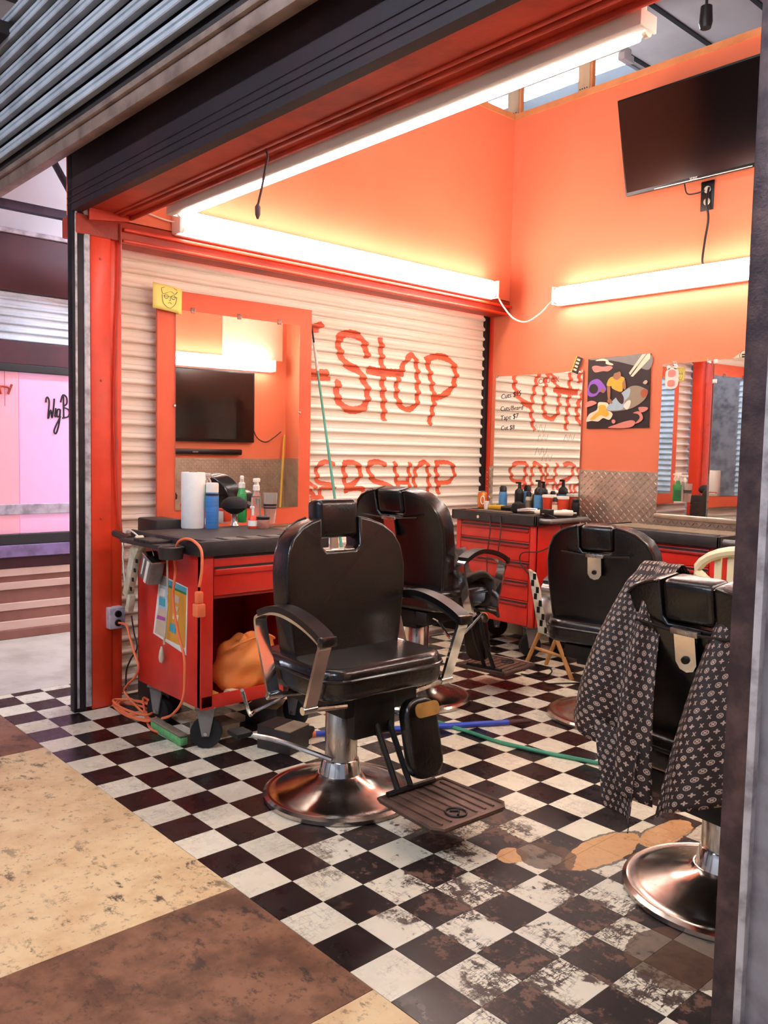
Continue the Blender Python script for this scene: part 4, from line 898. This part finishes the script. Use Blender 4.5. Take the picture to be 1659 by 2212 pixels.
bottle('pump_bottle', 'black pump bottle on the corner chest by the blue bottle', aq(1121, 1092), .032, .19, 'plastic_black', 'plastic_black', None, True)
bottle('pump_bottle', 'black pump bottle behind the red tubs on the corner chest', aq(1164, 1086), .034, .21, 'plastic_black', 'plastic_black', 'blue_can', True)
bottle('tonic_bottle', 'pale label bottle between the two black pump bottles', aq(1142, 1090), .022, .135, 'old_white', 'plastic_black', 'cardboard')
bottle('tonic_bottle', 'slim dark bottle standing before the red tub', aq(1154, 1103), .020, .12, 'plastic_black', 'plastic_black')
bottle('tonic_bottle', 'amber bottle with cream label right of the red tub', aq(1198, 1110), .019, .11, 'amber_jar', 'plastic_black', 'note_tan')
bottle('tonic_bottle', 'small brown bottle at the push bar end of the corner chest', aq(1219, 1109), .018, .11, 'amber_jar', 'plastic_black')
bottle('tonic_bottle', 'round shouldered black bottle against the tread plate', aq(1243, 1100), .027, .11, 'plastic_black', 'plastic_black')
def tub(lab, loc, r, h):
    o = root('tub', lab, 'tub', loc)
    obj('body', B().lathe([(r*.86, 0), (r*.88, .003), (r, h)], (0, 0, 0), 26), 'tub_red', o); obj('lid', B().lathe([(r*1.06, h-.006), (r*1.07, h+.006), (r, h+.012)], (0, 0, 0), 26), 'white_plastic', o)
tub('red tub with white lid on the corner chest', aq(1186, 1099), .046, .11); tub('red tub half hidden behind the other on the corner chest', aq(1214, 1095), .043, .105)
o = root('duster_brush', 'round black hair brush on the corner chest before the pump bottle', 'brush', aq(1119, 1108)); obj('bristles', B().lathe([(.03, 0), (.046, .01), (.05, .03), (.04, .06), (.015, .075)], (0, 0, 0), 20), 'bristle', o); obj('base', B().lathe([(.028, -.0), (.03, .006)], (0, 0, 0), 16), 'plastic_black', o)
def clipper(lab, loc, rz, body, head):
    o = root('hair_clipper', lab, 'clipper', loc, rz)
    obj('body', B().tube([(-.07, 0, .018), (-.03, 0, .02), (.03, 0, .02), (.06, 0, .018)], [.014, .018, .02, .019], 12), body, o); obj('blade', B().box(.06, .085, -.02, .02, .008, .024, .003), head, o); obj('switch', B().box(-.01, .02, -.005, .005, .036, .042, .002), head, o)
clipper('black round ended clipper on the corner chest', aq(1104, 1104), .4, 'plastic_black', 'tin'); clipper('white hair clipper lying by the red tub', aq(1172, 1114), -.3, 'white_plastic', 'plastic_black'); clipper('yellow bodied clipper lying before the blue bottle', aq(1075, 1102), .1, 'art_yellow', 'plastic_black'); clipper('silver trimmer lying at the front edge of the corner chest', aq(1140, 1110), .8, 'tin', 'wood_stool'); clipper('white trimmer resting over the push bar of the corner chest', (-.93, 3.17, .914), 1.0, 'white_plastic', 'tin')
o = root('power_adapter', 'black power adapter on the push bar end of the corner chest', 'adapter', (-.955, 3.03, .905)); obj('case', B().box(-.035, .035, -.03, .03, .008, .055, .006), 'plastic_black', o); obj('prong', B().box(-.01, .01, -.04, -.03, .025, .03), 'tin', o)
obj('clipper_lead', B().tube(smooth_path([(-.93, 3.0, .93), (-.88, 3.04, .90), (-.865, 3.07, .83), (-.88, 3.05, .76), (-.93, 2.94, .70), (-1.05, 2.92, .68), (-1.07, 2.92, .62), (-1.0, 2.92, .55)], 6), .004, 6), 'cord_black', cat='cord', label='black lead trailing from the push bar down the corner chest')
for k, xx in enumerate((-1.33, -1.24)): obj('hanging_lead', B().tube(smooth_path([(xx, 2.915, .90), (xx+.01, 2.912, .80), (xx-.01, 2.912, .62), (xx, 2.912, .45), (xx+.005, 2.912, .3)], 6), .004, 6), 'cord_brown', cat='cord', label='brown lead hanging down the corner chest drawers on the '+('shutter' if k == 0 else 'push bar')+' side')
o = root('red_comb', 'red comb lying on the left end of the corner chest', 'comb', aq(1018, 1101), -.1); obj('spine', B().box(-.05, .05, -.01, .0, 0, .006, .002), 'tub_red', o); obj('teeth', B().box(-.05, .05, 0, .015, .001, .004), 'cart_red_dark', o, smooth=False)
o = root('paper_cup', 'small white paper cup beside the orange can', 'cup', aq(1050, 1100)); obj('cup', B().lathe([(.014, 0), (.018, .055), (.017, .055), (.013, .003)], (0, 0, 0), 14), 'paper_white', o); obj('rim', B().lathe([(.0175, .053), (.0195, .056), (.0175, .058)], (0, 0, 0), 14), 'paper_white', o)
# ================================================================== BARBER CHAIRS
def barber_chair(lab, loc, yaw, dz=0., recl=8., head='up', bw=.55, bh=.57, foot=.47, bx=-.10, hup=.135, fy=0.):
    r = root('barber_chair', lab, 'barber chair', loc, math.radians(yaw), group=None)
    R = .29
    obj('base', B().lathe([(R-.01, 0), (R, .004), (R, .018), (R-.012, .026), (R-.03, .022), (R-.05, .03), (.16, .055), (.10, .075), (.085, .09), (.07, .09)], (0, 0, 0), 64), 'chrome_base', r)
    obj('collar', B().lathe([(.088, .07), (.078, .10), (.070, .14), (.066, .145)], (0, 0, 0), 32), 'chrome', r)
    obj('column', B().lathe([(.060, .13), (.060, .36+dz), (.056, .365+dz)], (0, 0, 0), 32), 'chrome_worn', r)
    obj('piston', B().cyl((0, .055, .13), (0, .055, .36+dz), .02, .02, 12), 'chrome_worn', r)
    z = dz
    obj('seat_frame', B().box(-.15, .24, -.17, .17, .38+z, .455+z, .012).prism([(-.14, .36+z), (.14, .36+z), (.19, .45+z), (-.16, .45+z)], 1, -.10, .10), 'black_metal', r)
    # seat cushion
    se = obj('seat', B().prism(rrect(.48, .56, .10, 6, .06, 0), 2, .46+z, .575+z, .035, 4), 'leather_worn', r)
    obj('piping', B().tube([(p[0], p[1], .535+z) for p in rrect(.486, .566, .10, 6, .06, 0)], .007, 8, True), 'leather_worn', se)
    obj('front_skirt', B().box(.20, .245, -.13, .06, .30+z, .46+z, .01), 'black_metal', r)
    # backrest (hinged at the rear of the seat)
    hx, hz = bx, .485+z; a = math.radians(-recl)
    half = [(0., .225), (.12, .25), (.28, .272), (.38, .275), (.45, .262), (.50, .235), (.535, .19), (.555, .14), (.565, .10)]
    half = [(h_*bh/.565, w_*bw/.55) for h_, w_ in half]; sw = .088; sd = bh-.125
    out = [(-w_, h_) for h_, w_ in half]+[(-sw, bh), (-sw, sd+.02), (-sw+.02, sd), (sw-.02, sd), (sw, sd+.02), (sw, bh)]+[(w_, h_) for h_, w_ in reversed(half)]
    b = B(); b.prism(out, 0, -.05, .045, .026, 3)
    for v in b.bm.verts: v.co.x += 1.0*v.co.y**2*.6
    b.rot(a, 'Y'); b.move((hx, 0, hz)); bk = obj('backrest', b, 'leather', r, ang=60)
    def onb(bb, m, nm, par=bk, **k): bb.rot(a, 'Y'); bb.move((hx, 0, hz)); return obj(nm, bb, m, par, **k)
    onb(B().tube([(-.052+.6*w_*w_, -w_*.97, h_) for h_, w_ in half]+[(-.05, -sw-.01, bh-.004)], .006, 6), 'leather_worn', 'piping'); onb(B().tube([(-.052+.6*w_*w_, w_*.97, h_) for h_, w_ in half]+[(-.05, sw+.01, bh-.004)], .006, 6), 'leather_worn', 'piping')
    up = hup if head == 'up' else .004
    if head != 'none':
        hr = onb(B().box(-.045, .05 if head != 'up' else .04, -(sw if head != 'up' else .097)+.003, (sw if head != 'up' else .097)-.003, sd+up, sd+up+(.125 if head != 'up' else .145), .022, 3), 'leather', 'headrest')
        if head == 'up':
            onb(B().box(-.006, .006, -.016, .016, sd-.02, sd+up+.03), 'chrome', 'headrest_post', hr); onb(B().box(-.04, .04, -.07, .07, sd-.001, sd+.006, .004), 'chrome_worn', 'slot_plate', hr)
    pz = sd-.015
    pl_ = onb(B().prism([(-.034, pz), (-.034, pz-.085), (-.022, pz-.105), (0, pz-.112), (.022, pz-.105), (.034, pz-.085), (.034, pz)], 0, -.066, -.055), 'chrome', 'clamp_plate')
    onb(B().cyl((-.066, 0, pz-.075), (-.074, 0, pz-.075), .012, .010, 12), 'black_metal', 'clamp_bolt', pl_); onb(B().box(-.07, -.05, -.045, .045, pz-.004, pz+.014, .004), 'chrome_worn', 'clamp_bar', pl_)
    onb(B().tube([(-.058, -.17*bw/.55, pz+.012), (-.062, -.06, pz+.004), (-.062, .06, pz+.004), (-.058, .17*bw/.55, pz+.012)], .005, 6), 'leather_worn', 'seam')
    # arms
    for s in (-1, 1):
        ar = bpy.data.objects.new('armrest', None); COL.objects.link(ar); ar.parent = r
        ya, yb = s*.315-.024, s*.315+.024
        pth = [(.02, .44), (-.045, .60), (-.075, .69), (-.06, .715), (.0, .735), (.09, .742), (.2, .725), (.29, .695), (.315, .675), (.30, .63), (.235, .44)]
        pth = [(q.x, q.z) for q in smooth_path([(p[0], 0, p[1]+z) for p in pth], 5)]
        obj('arm_frame', B().strap(pth, ya, yb, .012), 'chrome', ar, ang=35)
        top = [(-.05, .728), (.02, .752), (.10, .76), (.2, .745), (.29, .715), (.335, .69)]
        top = [(q.x, q.z) for q in smooth_path([(p[0], 0, p[1]+z) for p in top], 5)]
        obj('arm_pad', B().strap(top, s*.315-.03, s*.315+.03, .022), 'vinyl_pad', ar, ang=60)
        obj('pad_end', B().box(.315, .345, s*.315-.031, s*.315+.031, .675+z, .71+z, .006), 'leather_worn', ar)
        for px_ in (.02, .235): obj('pivot', B().cyl((px_, ya-.004, .445+z), (px_, yb+.004, .445+z), .014, .014, 12), 'chrome', ar)
        for px_ in (.02, .235): obj('tie_rod', B().cyl((px_, s*.315, .445+z), (px_, s*.16, .43+z), .010, .010, 8), 'chrome_worn', ar)
    # footrest with ribbed plate, hangers and calf pad
    fr = bpy.data.objects.new('footrest', None); COL.objects.link(fr); fr.parent = r; fr.location = (0, fy, 0)
    for y in (-.075, -.015): obj('hanger', B().tube([(.19, y, .42+z), (.26, y, .30), (foot-.14, y, .14)], .011, 8), 'black_metal', fr)
    obj('cross_pin', B().cyl((foot-.14, -.12, .135), (foot-.14, .10, .135), .010, .010, 8), 'black_metal', fr)
    plate = [(foot-.15, -.15), (foot+.13, -.165), (foot+.155, -.14), (foot+.155, .14), (foot+.13, .165), (foot-.15, .15)]
    obj('plate', B().prism(plate, 2, .108, .124, .006, 2), 'foot_iron', fr)
    obj('plate_rim', B().tube([(p[0]*1., p[1], .124) for p in plate], .008, 6, True), 'foot_iron', fr)
    for k in range(7):
        y = -.12+.04*k; obj('rib', B().box(foot-.13, foot+.13-(.07 if k in (2, 3) else 0), y-.004, y+.004, .122, .129, .002), 'foot_iron', fr)
    obj('emblem', B().tube([(foot+.09+.035*math.cos(t*PI/8), -.02+.035*math.sin(t*PI/8), .126) for t in range(16)], .004, 6, True).tube([(foot+.07, -.03, .126), (foot+.09, -.005, .126), (foot+.11, -.03, .126)], .004, 6), 'black_metal', fr)
    cp_ = B(); cp_.prism(rrect(.15, .28, .06, 6), 0, -.025, .025, .015, 3); cp_.rot(math.radians(-14), 'Y'); cp_.move((foot-.15, .04, .30)); obj('calf_pad', cp_, 'leather', fr)
    cp_ = B(); cp_.prism(rrect(.11, .05, .02, 4), 0, .027, .032); cp_.rot(math.radians(-14), 'Y'); cp_.move((foot-.15, .04, .402)); obj('pad_wear', cp_, 'gold', fr)
    # levers
    obj('pump_lever', B().tube(smooth_path([(.04, -.07, .16), (-.05, -.12, .18), (-.16, -.20, .21), (-.26, -.28, .22)], 4), .010, 8), 'chrome_worn', r); obj('lever_pedal', B().box(-.30, -.22, -.32, -.25, .215, .235, .006), 'rubber_black', r)
    obj('recline_lever', B().tube(smooth_path([(-.10, -.17, .42+z), (-.08, -.20, .40+z), (-.13, -.30, .345+z), (-.10, -.34, .35+z), (-.02, -.42, .47+z)], 4), .007, 8), 'chrome', r)
    return r
barber_chair('black leather barber chair with raised headrest standing on a chrome base', (-.11, .675, 0), -2, 0., 4., 'up', foot=.50, bx=-.03, hup=.05, fy=.05)
barber_chair('black barber chair with a dark jacket on its seat before the corner chest', (-.83, 1.78, 0), 98, .05, 12., 'down', .57, .60, .50, fy=-.18)
barber_chair('black barber chair turned to face the red chest under the bear sticker mirror', (-.01, 2.31, 0), 100, -.08, 6., 'down', .56, .57)
barber_chair('black barber chair with a monogram cape over its back by the right post', (1.19, 1.10, 0), 82, -.09, 10., 'down', .55, .58)
# monogram cape over the back of the nearest chair (local frame of that chair)
cpr = root('barber_cape', 'dark monogram patterned cape draped over a barber chair back', 'cape', (1.19, 1.10, -.075), math.radians(82))
def flap(yc0, yc1, w0, w1, zb, out, ph, sgn):
    def f(u, v):
        # v: 0 in front of the back's top, over it, then down behind
        s = (u-.5)
        if v < .16:
            t = v/.16; x = -.06-.10*t; z = 1.00+.055*math.sin(PI*t*.9)+.01; yc = yc0; w = w0
        else:
            t = (v-.16)/.84; x = -.185-.06*math.sin(t*2.2)-out*t; z = 1.02-(1.02-zb)*t; yc = yc0+(yc1-yc0)*t**.8; w = w0+(w1-w0)*t
            z += .10*t*sgn*s*1.3+.03*t*math.sin(4*s+ph)
        fold = math.sin(u*11+ph+v*2)*(.012+.03*max(0, v-.1)); x += fold*.9
        return (x, yc+w*s+.02*math.sin(u*7+ph)*v, z)
    return f
for nm, prm in (('left_drape', (.17, .21, .12, .30, .47, .05, .3, 1)), ('right_drape', (-.16, -.13, .14, .34, .43, .06, 1.7, -1))):
    obj('drape', B().grid(flap(*prm), 30, 40, lambda u, v: (u*.36, v*.75)), 'cape_monogram', cpr, solid=.003)
obj('tail', B().grid(lambda u, v: (-.29+.03*math.sin(u*4)-.03*v, .10+.15*u*(1-.5*v), .60-.24*v-.06*(1-u)), 10, 12, lambda u, v: (u*.2+.4, v*.3)), 'cape_monogram', cpr, solid=.003)
# jacket on the second chair
jk = root('jacket', 'dark grey jacket slumped over the seat and arm of a barber chair', 'jacket', (-.83, 1.78, .625), math.radians(98))
def jf(u, v):
    x = -.06+.42*v; y = -.31+.50*u; z = .035+.025*math.sin(u*7+v*5)+.02*math.sin(u*13-v*9)+.03*math.exp(-((v-.2)/.2)**2)
    if v > .72: t = (v-.72)/.28; x = .245+.06*t+.012*math.sin(u*14); z = .03-.22*t+.02*math.sin(u*9)
    return (x, y, z)
obj('body', B().grid(jf, 26, 26), 'cloth_dark', jk, solid=.012)
def slf(u, v):
    a = 2*PI*u; e = PI*(v-.5); n = .012*math.sin(3*a+4*e)+.010*math.sin(7*a-3*e)+.008*math.sin(9*e+a)
    return (.03+math.cos(e)*math.cos(a)*(.09+n), -.20+math.cos(e)*math.sin(a)*(.075+n), .085+math.sin(e)*(.085+n)+.03*math.cos(a))
obj('sleeve', B().grid(slf, 36, 18), 'cloth_dark', jk, ang=120)
obj('collar', B().tube(smooth_path([(-.05, -.2, .08), (-.03, -.05, .11), (-.05, .10, .08)], 6), .032, 10), 'cloth_dark', jk)
# ================================================================== FLOOR THINGS
q0, q1 = G(650, 1587, 2, .016), G(1145, 1557, 2, .016)
mp = root('mop_pole', 'blue handled pole lying across the checker floor behind a chair base', 'pole', (q0.x, q0.y, 0))
d = Vector((q1.x-q0.x, q1.y-q0.y, 0)); zz = Vector((0, 0, .016))
obj('handle', B().tube([zz+d*.06, zz+d*.9], .013, 10), 'blue_pole', mp); obj('grip_end', B().tube([zz+d*.9, zz+d], [.0125, .010], 10), 'cord_brown', mp); obj('ferrule', B().tube([zz+d*.03, zz+d*.06], .014, 10), 'cord_orange', mp)
obj('brush_block', B().box(-.13, .05, -.05, .05, .0, .05, .012).rot(.5, 'Z'), 'bristle', mp)
hz_ = [G(u, v, 2, .01) for u, v in ((905, 1535), (925, 1550), (965, 1566), (1010, 1580), (1060, 1597), (1100, 1608), (1175, 1625), (1250, 1640), (1330, 1655), (1400, 1662), (1440, 1660), (1475, 1648))]
obj('green_hose', B().tube(smooth_path(hz_, 6), .009, 8), 'green_tube', cat='hose', label='thin green hose snaking across the checker floor')
sg = root('sponge', 'green scouring sponge on the floor under the mirror cart', 'sponge', (-1.08, .475, 0), -.03); obj('scourer', B().box(-.16, .14, -.02, .02, .0, .04, .008), 'sponge_green', sg); obj('foam', B().box(-.16, .14, -.02, .02, .04, .05, .004), 'cardboard', sg)
for n, (x, y, w, dd, h, m, lab) in enumerate(((-1.0, .66, .14, .18, .05, 'cardboard', 'flattened grey carton on the floor under the mirror cart'), (-.66, .80, .18, .14, .10, 'dark_box', 'dark carton on the floor between the cart and the chair base'), (-1.02, .96, .16, .16, .08, 'dark_box', 'low dark carton under the back of the mirror cart'))):
    o = root('carton', lab, 'box', (x, y, 0), .3*n); obj('box', B().box(-w/2, w/2, -dd/2, dd/2, 0, h, .004), m, o); obj('flap', B().box(-w/2, 0, -dd/2, dd/2, h, h+.004), m, o, smooth=False); obj('flap', B().box(.004, w/2, -dd/2, dd/2, h, h+.004), 'cardboard', o, smooth=False)
obj('floor_lead', B().tube(smooth_path([(-.55, 2.55, .006), (-.40, 2.75, .006), (-.15, 2.80, .006), (-.02, 2.62, .006), (.05, 2.60, .006), (.13, 2.68, .006), (.2, 2.9, .006)], 6), .004, 6), 'cord_black', cat='cord', label='black lead curling on the floor by the chest under the bear sticker mirror')
obj('floor_lead', B().tube(smooth_path([(-1.0, 2.75, .006), (-.86, 2.86, .006), (-.72, 2.82, .006), (-.66, 2.66, .006), (-.78, 2.60, .006)], 6), .004, 6), 'cord_black', cat='cord', label='black lead curling on the floor before the corner chest')
# folded stool with chequered seat beside the corner chest
q = G(1210, 1418, 2, 0)
fs_ = root('folding_stool', 'folded wooden stool with chequered webbing between the two chests', 'stool', (-.68, 2.72, 0), math.radians(10))
obj('leg', B().tube([(-.16, 0, .0), (-.02, .02, .36)], .013, 8), 'wood_stool', fs_); obj('leg', B().tube([(.16, .0, .0), (-.06, .05, .40)], .013, 8), 'wood_stool', fs_); obj('leg', B().tube([(-.12, .22, .0), (.0, .24, .36)], .013, 8), 'wood_stool', fs_); obj('stretcher', B().tube([(-.10, .01, .15), (.10, .02, .12)], .010, 8), 'wood_stool', fs_)
obj('foot_cap', B().lathe([(.016, 0), (.018, .004), (.017, .03)], (-.16, 0, 0), 10), 'rubber_black', fs_)
wb_ = obj('webbing', B().prism([(-.14, .62), (-.10, .60), (.02, .24), (-.06, .25)], 1, -.012, .012), 'old_white', fs_)
for k in range(9):
    for c in range(2):
        t = (k+.5)/9; x = -.135+.085*t+.022*c+.012*t; z = .60-.35*t
        if (k+c) % 2: obj('check', B().box(x, x+.02, -.0135, -.0118, z-.018, z+.018).rot(0, 'Y'), 'plastic_black', wb_, smooth=False)
obj('rail', B().tube([(-.12, 0, .61), (-.02, 0, .24)], .008, 8), 'steel_grey', fs_)
# cream plastic garden chair behind the caped chair
lw = root('plastic_chair', 'cream plastic garden chair with slatted back before the red chest', 'chair', (.78, 2.45, 0), math.radians(85))
arc = [( .27*math.cos(a_), .80+.12*math.sin(a_)) for a_ in [PI*k/14 for k in range(15)]]
obj('back_rim', B().tube([(-.22, -.25, .42)]+[(-.24-.05*(z_-.42), x_*-1, z_) for x_, z_ in reversed(arc)][::1]+[(-.22, .25, .42)], .022, 8), 'cream_plastic', lw)
for k in range(7):
    y = -.18+.06*k; obj('back_slat', B().box(-.25, -.238, y-.016, y+.016, .44, .80+.10*math.sqrt(max(0, 1-(y/.27)**2)), .003), 'cream_plastic', lw)
obj('seat', B().prism(rrect(.46, .5, .06, 5), 2, .40, .43, .008), 'cream_plastic', lw)
for sx_ in (-1, 1):
    for sy_ in (-1, 1): obj('leg', B().tube([(sx_*.19, sy_*.21, .41), (sx_*.23, sy_*.25, 0)], [.022, .016], 8), 'cream_plastic', lw)
for s in (-1, 1): obj('arm', B().tube(smooth_path([(-.24, s*.26, .62), (0, s*.28, .64), (.2, s*.27, .62), (.22, s*.25, .42)], 5), .020, 8), 'cream_plastic', lw)
